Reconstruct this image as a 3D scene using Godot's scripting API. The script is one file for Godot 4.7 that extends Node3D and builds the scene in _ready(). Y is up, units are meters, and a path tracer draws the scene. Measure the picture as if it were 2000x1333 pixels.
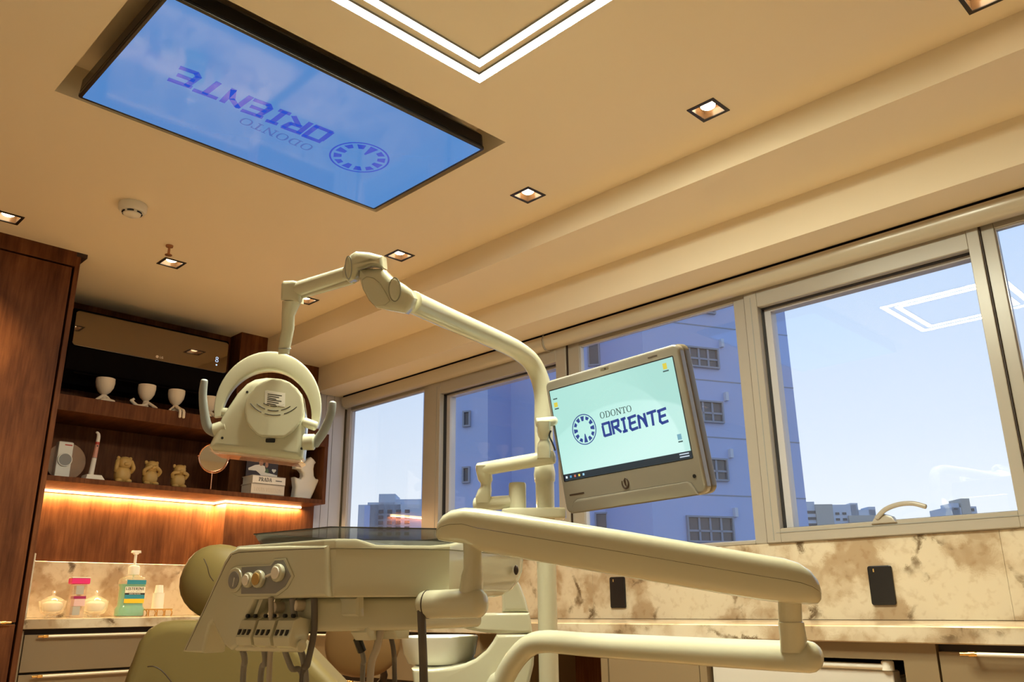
extends Node3D

var M := {}
var used := {}

# ---------------------------------------------------------------- shapes
# Shapes are plain triangle lists in world coordinates; commit() turns them into one named mesh.
func orient(t: PackedVector3Array) -> PackedVector3Array:
	var c := Vector3.ZERO
	for p in t:
		c += p
	c /= maxf(1.0, t.size())
	var vol := 0.0
	for i in range(0, t.size(), 3):
		vol += (t[i] - c).dot((t[i + 1] - c).cross(t[i + 2] - c))
	if vol < 0.0:
		for i in range(0, t.size(), 3):
			var s := t[i + 1]
			t[i + 1] = t[i + 2]
			t[i + 2] = s
	return t

func loft(rings: Array, caps := true, loop := false) -> PackedVector3Array:
	var t := PackedVector3Array()
	var n: int = rings[0].size()
	var m := rings.size()
	for k in (m if loop else m - 1):
		var a: PackedVector3Array = rings[k]
		var b: PackedVector3Array = rings[(k + 1) % m]
		for i in n:
			var j := (i + 1) % n
			t.append_array([a[i], a[j], b[j], a[i], b[j], b[i]])
	if caps and not loop:
		for e in 2:
			var r: PackedVector3Array = rings[0] if e == 0 else rings[m - 1]
			var c := Vector3.ZERO
			for p in r:
				c += p
			c /= n
			for i in n:
				var j := (i + 1) % n
				if e == 0:
					t.append_array([c, r[j], r[i]])
				else:
					t.append_array([c, r[i], r[j]])
	return orient(t)

func ring(c: Vector3, ax: Vector3, ay: Vector3, n := 20, e := 2.0) -> PackedVector3Array:
	var r := PackedVector3Array()
	for i in n:
		var a := TAU * i / n
		var x := cos(a)
		var y := sin(a)
		if e != 2.0:
			x = signf(x) * pow(absf(x), 2.0 / e)
			y = signf(y) * pow(absf(y), 2.0 / e)
		r.append(c + ax * x + ay * y)
	return r

func bx(a: Vector3, b: Vector3, v := 0.0) -> PackedVector3Array:
	var lo := a.min(b)
	var hi := a.max(b)
	if v <= 0.0:
		var r0 := PackedVector3Array([lo, Vector3(hi.x, lo.y, lo.z), Vector3(hi.x, lo.y, hi.z), Vector3(lo.x, lo.y, hi.z)])
		var r1 := PackedVector3Array()
		for p in r0:
			r1.append(Vector3(p.x, hi.y, p.z))
		var t := PackedVector3Array()
		for i in 4:
			var j := (i + 1) % 4
			t.append_array([r0[i], r0[j], r1[j], r0[i], r1[j], r1[i]])
		t.append_array([r0[0], r0[2], r0[1], r0[0], r0[3], r0[2], r1[0], r1[1], r1[2], r1[0], r1[2], r1[3]])
		return orient(t)
	v = minf(v, minf(hi.x - lo.x, minf(hi.y - lo.y, hi.z - lo.z)) * 0.49)
	var rs := []
	for k in [[lo.y, v], [lo.y + v, 0.0], [hi.y - v, 0.0], [hi.y, v]]:
		var d: float = k[1]
		var y: float = k[0]
		var c := v * 0.6
		rs.append(PackedVector3Array([Vector3(lo.x + d + c, y, lo.z + d), Vector3(hi.x - d - c, y, lo.z + d), Vector3(hi.x - d, y, lo.z + d + c), Vector3(hi.x - d, y, hi.z - d - c), Vector3(hi.x - d - c, y, hi.z - d), Vector3(lo.x + d + c, y, hi.z - d), Vector3(lo.x + d, y, hi.z - d - c), Vector3(lo.x + d, y, lo.z + d + c)]))
	return loft(rs)

func at(t: PackedVector3Array, xf: Transform3D) -> PackedVector3Array:
	return xf * t

# polygon in local XY, extruded along local Z from 0 to depth, edges rounded by v
func prism(poly_in: PackedVector2Array, xf: Transform3D, depth: float, v := 0.0, seg := 1) -> PackedVector3Array:
	var poly := poly_in.duplicate()
	var area := 0.0
	for i in poly.size():
		area += poly[i].cross(poly[(i + 1) % poly.size()])
	if area < 0.0:
		poly.reverse()
	var n := poly.size()
	var off := PackedVector2Array()
	for i in n:
		var e0 := (poly[i] - poly[(i + n - 1) % n]).normalized()
		var e1 := (poly[(i + 1) % n] - poly[i]).normalized()
		var n0 := Vector2(-e0.y, e0.x)
		var n1 := Vector2(-e1.y, e1.x)
		off.append(((n0 + n1) / maxf(0.35, 1.0 + n0.dot(n1))).limit_length(1.6))
	var steps := []
	if v <= 0.0:
		steps = [[0.0, 0.0], [0.0, depth]]
	else:
		for k in seg + 1:
			var a := PI / 2 * k / seg
			steps.append([v * (1.0 - sin(a)), v * (1.0 - cos(a))])
		for k in seg + 1:
			var a := PI / 2 * (seg - k) / seg
			steps.append([v * (1.0 - sin(a)), depth - v * (1.0 - cos(a))])
	var rs := []
	for s in steps:
		var r := PackedVector3Array()
		for i in n:
			var q: Vector2 = poly[i] + off[i] * s[0]
			r.append(xf * Vector3(q.x, q.y, s[1]))
		rs.append(r)
	var t := PackedVector3Array()
	for k in rs.size() - 1:
		for i in n:
			var j := (i + 1) % n
			t.append_array([rs[k][i], rs[k][j], rs[k + 1][j], rs[k][i], rs[k + 1][j], rs[k + 1][i]])
	var inset := PackedVector2Array()
	for i in n:
		inset.append(poly[i] + off[i] * float(steps[0][0]))
	var tri := Geometry2D.triangulate_polygon(inset)
	if tri.is_empty():
		tri = Geometry2D.triangulate_polygon(poly)
	var last: PackedVector3Array = rs[rs.size() - 1]
	for i in range(0, tri.size(), 3):
		var a := inset[tri[i]]
		var b := inset[tri[i + 1]]
		var c := inset[tri[i + 2]]
		var ccw := (b - a).cross(c - a) > 0.0
		var i1 := tri[i + 1] if ccw else tri[i + 2]
		var i2 := tri[i + 2] if ccw else tri[i + 1]
		t.append_array([last[tri[i]], last[i1], last[i2], rs[0][tri[i]], rs[0][i2], rs[0][i1]])
	return orient(t)

func round_rect(w: float, h: float, r: float, seg := 4, c := Vector2.ZERO) -> PackedVector2Array:
	var p := PackedVector2Array()
	for k in 4:
		var o := Vector2((w / 2 - r) * (1 if k == 0 or k == 3 else -1), (h / 2 - r) * (1 if k < 2 else -1))
		for i in seg + 1:
			p.append(c + o + Vector2.from_angle(PI / 2 * (k + float(i) / seg)) * r)
	return p

func circle(r: float, n := 24, c := Vector2.ZERO, ry := -1.0) -> PackedVector2Array:
	var p := PackedVector2Array()
	for i in n:
		var a := TAU * i / n
		p.append(c + Vector2(cos(a) * r, sin(a) * (r if ry < 0 else ry)))
	return p

func curve(pts: Array, n := 6) -> Array:
	var o := []
	for i in pts.size() - 1:
		var p0: Vector3 = pts[maxi(0, i - 1)]
		var p1: Vector3 = pts[i]
		var p2: Vector3 = pts[i + 1]
		var p3: Vector3 = pts[mini(pts.size() - 1, i + 2)]
		for k in n:
			o.append(p1.cubic_interpolate(p2, p0, p3, float(k) / n))
	o.append(pts[-1])
	return o

# a tube along points; rad a number or one per point; dome = how round the ends are
func tube(pts: Array, rad, seg := 14, dome := 0.6, squash := 1.0, up := Vector3.ZERO) -> PackedVector3Array:
	var n := pts.size()
	var rs := []
	var side := Vector3.ZERO
	for i in n:
		var tan: Vector3 = (pts[mini(n - 1, i + 1)] - pts[maxi(0, i - 1)]).normalized()
		if side == Vector3.ZERO:
			side = tan.cross(up if up != Vector3.ZERO else (Vector3.UP if absf(tan.y) < 0.9 else Vector3.RIGHT)).normalized()
		else:
			side = (side - tan * side.dot(tan)).normalized()
		var oth := side.cross(tan).normalized()
		var r: float = rad[i] if rad is Array else rad
		if i == 0 and dome > 0.0:
			for k in 4:
				var a := PI / 2 * (4 - k) / 4
				rs.append(ring(pts[0] - tan * r * dome * sin(a), side * r * squash * maxf(cos(a), 0.02), oth * r * maxf(cos(a), 0.02), seg))
		rs.append(ring(pts[i], side * r * squash, oth * r, seg))
		if i == n - 1 and dome > 0.0:
			for k in 4:
				var a := PI / 2 * (k + 1) / 4
				rs.append(ring(pts[i] + tan * r * dome * sin(a), side * r * squash * maxf(cos(a), 0.02), oth * r * maxf(cos(a), 0.02), seg))
	return loft(rs)

# profile of (radius, height) turned round the local Y axis
func lathe(prof: PackedVector2Array, xf: Transform3D, seg := 28) -> PackedVector3Array:
	var rs := []
	for p in prof:
		rs.append(ring(xf * Vector3(0, p.y, 0), xf.basis.x * maxf(p.x, 0.00005), xf.basis.z * maxf(p.x, 0.00005), seg))
	return loft(rs)

func blob(c: Vector3, half: Vector3, b := Basis.IDENTITY, e := 2.0, nu := 20, nv := 12) -> PackedVector3Array:
	var rs := []
	for k in nv + 1:
		var a := -PI / 2 + PI * k / nv
		var s := signf(sin(a)) * pow(absf(sin(a)), 2.0 / e)
		var q := maxf(pow(absf(cos(a)), 2.0 / e), 0.001)
		rs.append(ring(c + b.z * half.z * s, b.x * half.x * q, b.y * half.y * q, nu, e))
	return loft(rs)

func plate_with_holes(x0: float, x1: float, z0: float, z1: float, y0: float, y1: float, holes: Array) -> PackedVector3Array:
	var xs := [x0, x1]
	var zs := [z0, z1]
	for h in holes:
		xs.append_array([h[0], h[1]])
		zs.append_array([h[2], h[3]])
	xs.sort()
	zs.sort()
	var t := PackedVector3Array()
	for j in zs.size() - 1:
		if zs[j + 1] - zs[j] < 1e-5:
			continue
		var start := -1
		for i in xs.size():
			var solid := false
			if i < xs.size() - 1:
				solid = true
				var c := Vector2((xs[i] + xs[i + 1]) / 2, (zs[j] + zs[j + 1]) / 2)
				for h in holes:
					if c.x > h[0] and c.x < h[1] and c.y > h[2] and c.y < h[3]:
						solid = false
			if solid and start < 0:
				start = i
			elif not solid and start >= 0:
				t.append_array(bx(Vector3(xs[start], y0, zs[j]), Vector3(xs[i], y1, zs[j + 1])))
				start = -1
	return t

func mesh_of(t: PackedVector3Array, base := Vector3.ZERO, crease := 38.0) -> ArrayMesh:
	var cosc := cos(deg_to_rad(crease))
	var tri := PackedVector3Array()
	var fn := PackedVector3Array()
	for i in range(0, t.size(), 3):
		var n := (t[i + 1] - t[i]).cross(t[i + 2] - t[i])
		if n.length_squared() < 1e-18:
			continue
		tri.append_array([t[i] - base, t[i + 1] - base, t[i + 2] - base])
		fn.append(n)
	var near := {}
	for i in tri.size():
		var key := Vector3i((tri[i] * 20000.0).round())
		if near.has(key):
			near[key].append(i / 3)
		else:
			near[key] = [i / 3]
	var unit := PackedVector3Array()
	for n in fn:
		unit.append(n.normalized())
	var pos := PackedVector3Array()
	var nor := PackedVector3Array()
	pos.resize(tri.size())
	nor.resize(tri.size())
	for f in fn.size():
		for k in 3:
			var i := f * 3 + k
			var s := Vector3.ZERO
			for g in near[Vector3i((tri[i] * 20000.0).round())]:
				if unit[g].dot(unit[f]) > cosc:
					s += fn[g]
			var o: int = f * 3 + [0, 2, 1][k]
			pos[o] = tri[i]
			nor[o] = s.normalized() if s.length_squared() > 0.0 else unit[f]
	var arr := []
	arr.resize(Mesh.ARRAY_MAX)
	arr[Mesh.ARRAY_VERTEX] = pos
	arr[Mesh.ARRAY_NORMAL] = nor
	var am := ArrayMesh.new()
	am.add_surface_from_arrays(Mesh.PRIMITIVE_TRIANGLES, arr)
	return am

# ---------------------------------------------------------------- scene tree
func numbered(called: String) -> String:
	var k: int = used.get(called, 0)
	used[called] = k + 1
	return called if k == 0 else "%s_%03d" % [called, k]

func thing(called: String, label: String, category: String, base := Vector3.ZERO, group := "") -> Node3D:
	var o := Node3D.new()
	o.name = numbered(called)
	add_child(o)
	o.position = base
	tag(o, label, category, group)
	return o

func tag(o: Node, label := "", category := "", group := "", kind := "") -> void:
	if label:
		o.set_meta("label", label)
	if category:
		o.set_meta("category", category)
	if group:
		o.set_meta("group", group)
	if kind:
		o.set_meta("kind", kind)

func base_of(o: Node) -> Vector3:
	var p := Vector3.ZERO
	while o != self and o is Node3D:
		p += o.position
		o = o.get_parent()
	return p

# one named mesh under a thing (or a sub-part under a part); the shape is given in world coordinates
func part(parent: Node3D, called: String, t: PackedVector3Array, m: Material, label := "", crease := 38.0) -> MeshInstance3D:
	var o := MeshInstance3D.new()
	o.name = called
	o.mesh = mesh_of(t, base_of(parent), crease)
	o.material_override = m
	parent.add_child(o, true)
	if label:
		o.set_meta("label", label)
	return o

func solo(called: String, t: PackedVector3Array, m: Material, label: String, category: String, group := "", kind := "", crease := 38.0) -> MeshInstance3D:
	var o := MeshInstance3D.new()
	o.name = numbered(called)
	var lo := t[0]
	var hi := t[0]
	for p in t:
		lo = lo.min(p)
		hi = hi.max(p)
	var base := Vector3((lo.x + hi.x) / 2, lo.y, (lo.z + hi.z) / 2)
	o.mesh = mesh_of(t, base, crease)
	o.material_override = m
	o.position = base
	add_child(o)
	tag(o, label, category, group, kind)
	return o

func structure(called: String, label: String, category: String, base := Vector3.ZERO) -> Node3D:
	var o := thing(called, label, category, base)
	o.set_meta("kind", "structure")
	return o

func copy_of(o: Node3D, called: String, where: Vector3, label: String) -> Node3D:
	var c: Node3D = o.duplicate()
	c.name = numbered(called)
	add_child(c)
	c.position = where
	c.set_meta("label", label)
	return c

# lettering: left end of the baseline at xf.origin, height h of the capitals
func letters(parent: Node3D, called: String, words: String, h: float, xf: Transform3D, m: Material, serif := false, bold := 400, stretch := 1.0, width := 0.0) -> MeshInstance3D:
	var tm := TextMesh.new()
	var f := SystemFont.new()
	f.font_names = PackedStringArray(["Droid Serif" if serif else "Droid Sans"])
	f.font_weight = bold
	tm.font = f
	tm.text = words
	tm.font_size = 48
	tm.pixel_size = h / 34.0
	tm.depth = 0.0006
	tm.curve_step = 2.0
	tm.horizontal_alignment = HORIZONTAL_ALIGNMENT_LEFT
	tm.vertical_alignment = VERTICAL_ALIGNMENT_BOTTOM
	var box := tm.get_aabb()
	var sx := stretch
	if width > 0.0 and box.size.x > 0.0:
		sx = width / box.size.x
	var o := MeshInstance3D.new()
	o.name = called
	o.mesh = tm
	o.material_override = m
	var local := Transform3D(Basis.from_scale(Vector3(sx, h / maxf(box.size.y, 1e-5), 1)), Vector3(-box.position.x * sx, -box.position.y * h / maxf(box.size.y, 1e-5), 0))
	var g := xf * local
	g.origin -= base_of(parent)
	o.transform = g
	parent.add_child(o, true)
	return o

# ---------------------------------------------------------------- materials
func lin(r: float, g: float, b: float) -> Color:
	return Color(r, g, b).linear_to_srgb()

func mat(called: String, c: Color, rough := 0.5, metal := 0.0) -> StandardMaterial3D:
	var m := StandardMaterial3D.new()
	m.resource_name = called
	m.albedo_color = c
	m.roughness = rough
	m.metallic = metal
	M[called] = m
	return m

func glow(called: String, c: Color, energy: float) -> StandardMaterial3D:
	var m := mat(called, Color(0.02, 0.02, 0.02), 0.4)
	m.emission_enabled = true
	m.emission = c
	m.emission_energy_multiplier = energy
	return m

func fnoise(seed_value: int, freq: float, oct := 4) -> FastNoiseLite:
	var n := FastNoiseLite.new()
	n.seed = seed_value
	n.noise_type = FastNoiseLite.TYPE_SIMPLEX_SMOOTH
	n.frequency = freq
	n.fractal_octaves = oct
	return n

# wood: grain runs along v of the picture
func wood_image(dark: Color, light: Color, seed_value: int) -> ImageTexture:
	var n := 512
	var broad := tile_noise(seed_value, 0.012, 3, false, 40.0, n)
	var grain := tile_noise(seed_value + 7, 0.05, 3, false, 0.0, n)
	var pore := tile_noise(seed_value + 11, 0.16, 2, false, 0.0, n)
	var im := Image.create(n, n, false, Image.FORMAT_RGB8)
	for y in n:
		var yt := mini(y, n - 1 - y)      # mirrored, so that the picture repeats without a seam
		var ys := yt / 5
		for x in n:
			var s := 0.10 + 0.55 * broad.get_pixel(x, yt / 2).r + 0.42 * (grain.get_pixel((x * 2) % n, ys).r - 0.3) + 0.16 * (pore.get_pixel((x * 2) % n, yt / 4).r - 0.5)
			im.set_pixel(x, y, dark.lerp(light, clampf(s, 0.0, 1.0)))
	return ImageTexture.create_from_image(im)

func tile_noise(seed_value: int, freq: float, oct: int, ridged: bool, warp: float, n: int) -> Image:
	var f := fnoise(seed_value, freq, oct)
	if ridged:
		f.fractal_type = FastNoiseLite.FRACTAL_RIDGED
	if warp > 0.0:
		f.domain_warp_enabled = true
		f.domain_warp_amplitude = warp
		f.domain_warp_frequency = 0.006
	return f.get_seamless_image(n, n, false, false, 0.15)

func marble_image(seed_value: int) -> ImageTexture:
	var n := 640
	var cloud := tile_noise(seed_value, 0.006, 4, false, 60.0, n)
	var ridge := tile_noise(seed_value + 3, 0.0045, 3, true, 70.0, n)
	var patch := tile_noise(seed_value + 9, 0.008, 3, false, 0.0, n)
	var fine := tile_noise(seed_value + 5, 0.035, 3, false, 20.0, n)
	var im := Image.create(n, n, false, Image.FORMAT_RGB8)
	var pale := lin(0.64, 0.56, 0.43)
	var tan_c := lin(0.36, 0.25, 0.15)
	var vein := lin(0.10, 0.065, 0.035)
	for y in n:
		for x in n:
			var c := smoothstep(0.38, 0.78, cloud.get_pixel(x, y).r)
			var f := fine.get_pixel(x, y).r
			var col := pale.lerp(tan_c, clampf(c * 0.8 + smoothstep(0.55, 0.9, f) * 0.25, 0.0, 1.0))
			var k := smoothstep(0.72, 0.95, ridge.get_pixel(x, y).r + (f - 0.5) * 0.16) * smoothstep(0.30, 0.60, patch.get_pixel(x, y).r)
			im.set_pixel(x, y, col.lerp(vein, k * 0.85))
	return ImageTexture.create_from_image(im)

func triplanar(m: StandardMaterial3D, tex: Texture2D, scale_v: Vector3) -> StandardMaterial3D:
	m.albedo_color = Color.WHITE
	m.albedo_texture = tex
	m.uv1_triplanar = true
	m.uv1_world_triplanar = true
	m.uv1_scale = scale_v
	m.uv1_triplanar_sharpness = 8.0
	return m

# ---------------------------------------------------------------- the place
func _ready() -> void:
	# camera
	var cam := Camera3D.new()
	cam.name = "camera"
	cam.position = Vector3(0, 0.98, 0)
	cam.rotation_degrees = Vector3(17.489, -45.046, -0.567)
	cam.fov = 44.19
	cam.near = 0.05
	cam.far = 600.0
	add_child(cam)
	cam.current = true
	# sky and exposure
	var we := WorldEnvironment.new()
	we.name = "surroundings"
	var env := Environment.new()
	var sky := Sky.new()
	var psm := ProceduralSkyMaterial.new()
	psm.sky_top_color = lin(0.05, 0.38, 0.95)
	psm.sky_horizon_color = lin(0.92, 0.97, 1.0)
	psm.sky_curve = 0.42
	psm.ground_bottom_color = lin(0.16, 0.17, 0.2)
	psm.ground_horizon_color = lin(0.5, 0.53, 0.62)
	psm.sky_energy_multiplier = 1.0
	sky.sky_material = psm
	env.background_mode = Environment.BG_SKY
	env.sky = sky
	env.tonemap_mode = Environment.TONE_MAPPER_LINEAR
	env.tonemap_exposure = 1.12
	env.sdfgi_enabled = true
	env.ssao_enabled = true
	env.ssil_enabled = true
	we.environment = env
	add_child(we)
	materials()
	room()
	lighting()
	windows()
	cabinets()
	outside()
	dental_light()
	monitor()
	delivery()
	chair_and_spittoon()
	shelf_things()
	counter_things()

func materials() -> void:
	var wood_v := wood_image(lin(0.066, 0.020, 0.007), lin(0.235, 0.088, 0.032), 11)
	triplanar(mat("wood", Color.WHITE, 0.5), wood_v, Vector3(1.1, 0.8, 1.1))
	triplanar(mat("wood_across", Color.WHITE, 0.5), wood_v, Vector3(1.1, 0.8, 1.1))
	M.wood.metallic_specular = 0.25
	M.wood_across.metallic_specular = 0.25
	var marble := marble_image(5)
	triplanar(mat("marble", Color.WHITE, 0.16), marble, Vector3(0.95, 0.95, 0.95))
	mat("paint", lin(0.86, 0.755, 0.585), 0.75)
	mat("wall_paint", lin(0.46, 0.38, 0.27), 0.7)
	mat("wall_pale", lin(0.80, 0.74, 0.64), 0.7)
	mat("floor_tile", lin(0.52, 0.36, 0.21), 0.4)
	mat("frame", lin(0.39, 0.355, 0.305), 0.28)
	mat("panel_grey", lin(0.55, 0.53, 0.56), 0.14)
	mat("gasket", lin(0.012, 0.010, 0.010), 0.5)
	mat("lacquer", lin(0.265, 0.19, 0.108), 0.35)
	mat("fridge", lin(0.62, 0.58, 0.52), 0.3)
	mat("handle_bar", lin(0.72, 0.66, 0.58), 0.3)
	mat("gold", lin(0.85, 0.52, 0.18), 0.22, 1.0)
	mat("copper", lin(0.85, 0.42, 0.25), 0.2, 1.0)
	mat("chrome", lin(0.8, 0.8, 0.8), 0.12, 1.0)
	mat("black", lin(0.012, 0.011, 0.012), 0.25)
	mat("black_matt", lin(0.007, 0.005, 0.005), 0.7)
	mat("unit", lin(0.60, 0.58, 0.435), 0.06)
	mat("unit_grey", lin(0.42, 0.42, 0.40), 0.35)
	mat("panel_dark", lin(0.26, 0.25, 0.24), 0.45)
	mat("handle_grey", lin(0.30, 0.31, 0.30), 0.4)
	mat("hose", lin(0.22, 0.20, 0.18), 0.45)
	mat("hose_dark", lin(0.09, 0.075, 0.065), 0.45)
	mat("hose_pale", lin(0.40, 0.35, 0.28), 0.45)
	mat("upholstery", lin(0.19, 0.138, 0.045), 0.42)
	mat("stool_cover", lin(0.17, 0.09, 0.028), 0.5)
	mat("white_plastic", lin(0.80, 0.77, 0.70), 0.35)
	mat("ceramic", lin(0.84, 0.83, 0.78), 0.12)
	mat("plaster", lin(0.80, 0.68, 0.54), 0.6)
	mat("plaster_white", lin(0.84, 0.78, 0.70), 0.5)
	mat("figurine", lin(0.50, 0.31, 0.095), 0.5)
	mat("monitor_shell", lin(0.34, 0.31, 0.26), 0.22, 0.35)
	mat("monitor_edge", lin(0.20, 0.17, 0.12), 0.3, 0.3)
	mat("navy", lin(0.006, 0.022, 0.16), 0.4)
	mat("ink", lin(0.015, 0.013, 0.012), 0.5)
	mat("ac_panel", lin(0.21, 0.165, 0.13), 0.04, 1.0)
	mat("brown_dark", lin(0.035, 0.016, 0.009), 0.5)
	mat("spot_trim", lin(0.02, 0.012, 0.008), 0.4)
	mat("spot_inner", lin(0.16, 0.09, 0.045), 0.22)
	mat("sprinkler", lin(0.45, 0.22, 0.12), 0.35, 0.8)
	mat("blind", lin(0.52, 0.46, 0.355), 0.2)
	M.black_matt.metallic_specular = 0.1
	var g := mat("glass", Color(1, 1, 1, 0.02), 0.0)
	g.transparency = BaseMaterial3D.TRANSPARENCY_ALPHA
	var sm := mat("smoke", Color(0.10, 0.085, 0.08, 0.50), 0.06)
	sm.transparency = BaseMaterial3D.TRANSPARENCY_ALPHA
	var cl := mat("clear_plastic", Color(0.9, 0.75, 0.65, 0.25), 0.05)
	cl.transparency = BaseMaterial3D.TRANSPARENCY_ALPHA
	var cr := mat("crystal", Color(1, 0.98, 0.9, 0.16), 0.03)
	cr.transparency = BaseMaterial3D.TRANSPARENCY_ALPHA
	var mw := mat("mouthwash", Color(0.10, 0.62, 0.50, 0.35), 0.05)
	mw.transparency = BaseMaterial3D.TRANSPARENCY_ALPHA
	mat("render_blue_cast", lin(0.43, 0.50, 0.76), 0.8)  # blue cast of the dusk light is mixed into this wall colour
	mat("render_white", lin(0.60, 0.62, 0.70), 0.8)
	mat("render_beige", lin(0.52, 0.47, 0.42), 0.8)
	mat("street_asphalt", lin(0.16, 0.16, 0.17), 0.9)
	mat("window_glass_far", lin(0.07, 0.075, 0.10), 0.15)
	mat("window_metal", lin(0.27, 0.29, 0.36), 0.5)

# ---------------------------------------------------------------- room shell
const SPOTS := [[2.237, -1.281], [2.24, -2.136], [2.243, -2.991], [2.25, -3.83], [1.502, -3.825], [0.787, -3.816], [2.303, -0.440], [0.05, -3.81], [2.24, 0.40]]

func room() -> void:
	var f := structure("floor", "warm stone tiled floor of the surgery", "floor", Vector3(0.8, 0, -1.4))
	part(f, "slab", bx(Vector3(-1.7, -0.12, -4.9), Vector3(3.3, 0, 1.9)), M.floor_tile)
	var holes := [[0.619, 1.888, -2.693, -1.907]]
	for s in SPOTS:
		holes.append([s[0] - 0.046, s[0] + 0.046, s[1] - 0.046, s[1] + 0.046])
	var c := structure("ceiling", "cream plaster ceiling stepping down towards the windows", "ceiling", Vector3(0.8, 2.58, -1.4))
	part(c, "ceiling_board", plate_with_holes(-1.7, 2.445, -4.9, 1.9, 2.58, 2.70, holes), M.paint)
	part(c, "ceiling_backing", bx(Vector3(-1.7, 2.70, -4.9), Vector3(3.14, 2.76, 1.9)), M.paint)
	part(c, "bulkhead", bx(Vector3(2.445, 2.462, -4.9), Vector3(2.819, 2.70, 1.9)), M.paint)
	part(c, "bulkhead", bx(Vector3(2.819, 2.298, -4.9), Vector3(3.14, 2.70, 1.9)), M.paint)
	# walls
	var wl := structure("wall_left", "painted wall left of the camera", "wall", Vector3(-1.6, 0, -1.4))
	part(wl, "plaster", bx(Vector3(-1.75, 0, -4.9), Vector3(-1.6, 2.7, 1.9)), M.wall_pale)
	var wf := structure("wall_front", "painted wall behind the camera", "wall", Vector3(0.8, 0, 1.8))
	part(wf, "plaster", bx(Vector3(-1.6, 0, 1.75), Vector3(3.08, 2.58, 1.9)), M.wall_paint)
	var wb := structure("wall_back", "wood clad back wall with marble splash below", "wall", Vector3(1.5, 0, -4.8))
	part(wb, "plaster", bx(Vector3(-1.6, 0, -4.9), Vector3(3.11, 2.298, -4.75)), M.wall_paint)
	part(wb, "plaster", bx(Vector3(-1.6, 2.298, -4.9), Vector3(2.81, 2.58, -4.75)), M.wall_paint)
	part(wb, "wood_panel", bx(Vector3(1.10, 1.217, -4.75), Vector3(2.27, 2.58, -4.72)), M.wood)
	part(wb, "marble_splash", bx(Vector3(1.15, 0.945, -4.75), Vector3(2.27, 1.214, -4.706), 0.002), M.marble, "cream veined marble splash")
	var ws := structure("trim_2", "marble upstand beside the tall cabinet", "upstand", Vector3(1.162, 0.945, -4.4))
	part(ws, "marble_side_splash", bx(Vector3(1.152, 0.945, -4.70), Vector3(1.172, 1.214, -4.055), 0.002), M.marble)
	# pillar clad in wood, its top cut to the steps of the ceiling
	var wp := structure("trim_1", "wood clad pillar between the shelf recess and the window", "pillar", Vector3(2.55, 0.92, -4.65))
	part(wp, "wood_pillar", bx(Vector3(2.27, 1.217, -4.75), Vector3(2.445, 2.58, -4.58)), M.wood)
	part(wp, "wood_pillar", bx(Vector3(2.445, 1.217, -4.75), Vector3(2.819, 2.462, -4.58)), M.wood)
	part(wp, "wood_pillar", bx(Vector3(2.819, 1.217, -4.75), Vector3(2.845, 2.298, -4.58)), M.wood)
	part(wp, "marble_splash", bx(Vector3(2.27, 0.925, -4.75), Vector3(2.845, 1.214, -4.57), 0.002), M.marble)
	var gx := [2.847, 2.905, 2.962, 3.05]
	for k in 3:
		part(wp, "grey_panel", bx(Vector3(gx[k], 0.925, -4.74), Vector3(gx[k + 1] - 0.003, 2.297, -4.60), 0.0015), M.panel_grey, "glossy grey panel beside the window")
	# window wall: sill wall, head, and the marble splash panels
	var wr := structure("wall_right", "window wall with a veined marble splash under the windows", "wall", Vector3(3.15, 0, -1.4))
	part(wr, "sill_wall", bx(Vector3(3.08, 0, -4.75), Vector3(3.30, 1.20, 1.9)), M.wall_paint)
	part(wr, "end_pier", bx(Vector3(3.08, 1.20, -4.75), Vector3(3.11, 2.298, -4.60)), M.wall_paint)
	part(wr, "end_pier", bx(Vector3(3.08, 1.20, 1.2), Vector3(3.30, 2.298, 1.9)), M.wall_paint)
	part(wr, "head_wall", bx(Vector3(3.08, 2.262, -4.60), Vector3(3.14, 2.298, 1.2)), M.wall_paint)
	var zs := [-4.569, -3.55, -2.553, -0.851, 0.8, 1.75]
	for k in 5:
		part(wr, "marble_panel", bx(Vector3(3.06, 0.921, zs[k] + 0.0003), Vector3(3.08, 1.199, zs[k + 1] - 0.0003), 0.0008), M.marble, "cream veined marble panel")
	part(wr, "marble_sill", bx(Vector3(3.062, 1.1985, -4.6), Vector3(3.09, 1.2, 1.2)), M.marble)

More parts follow.
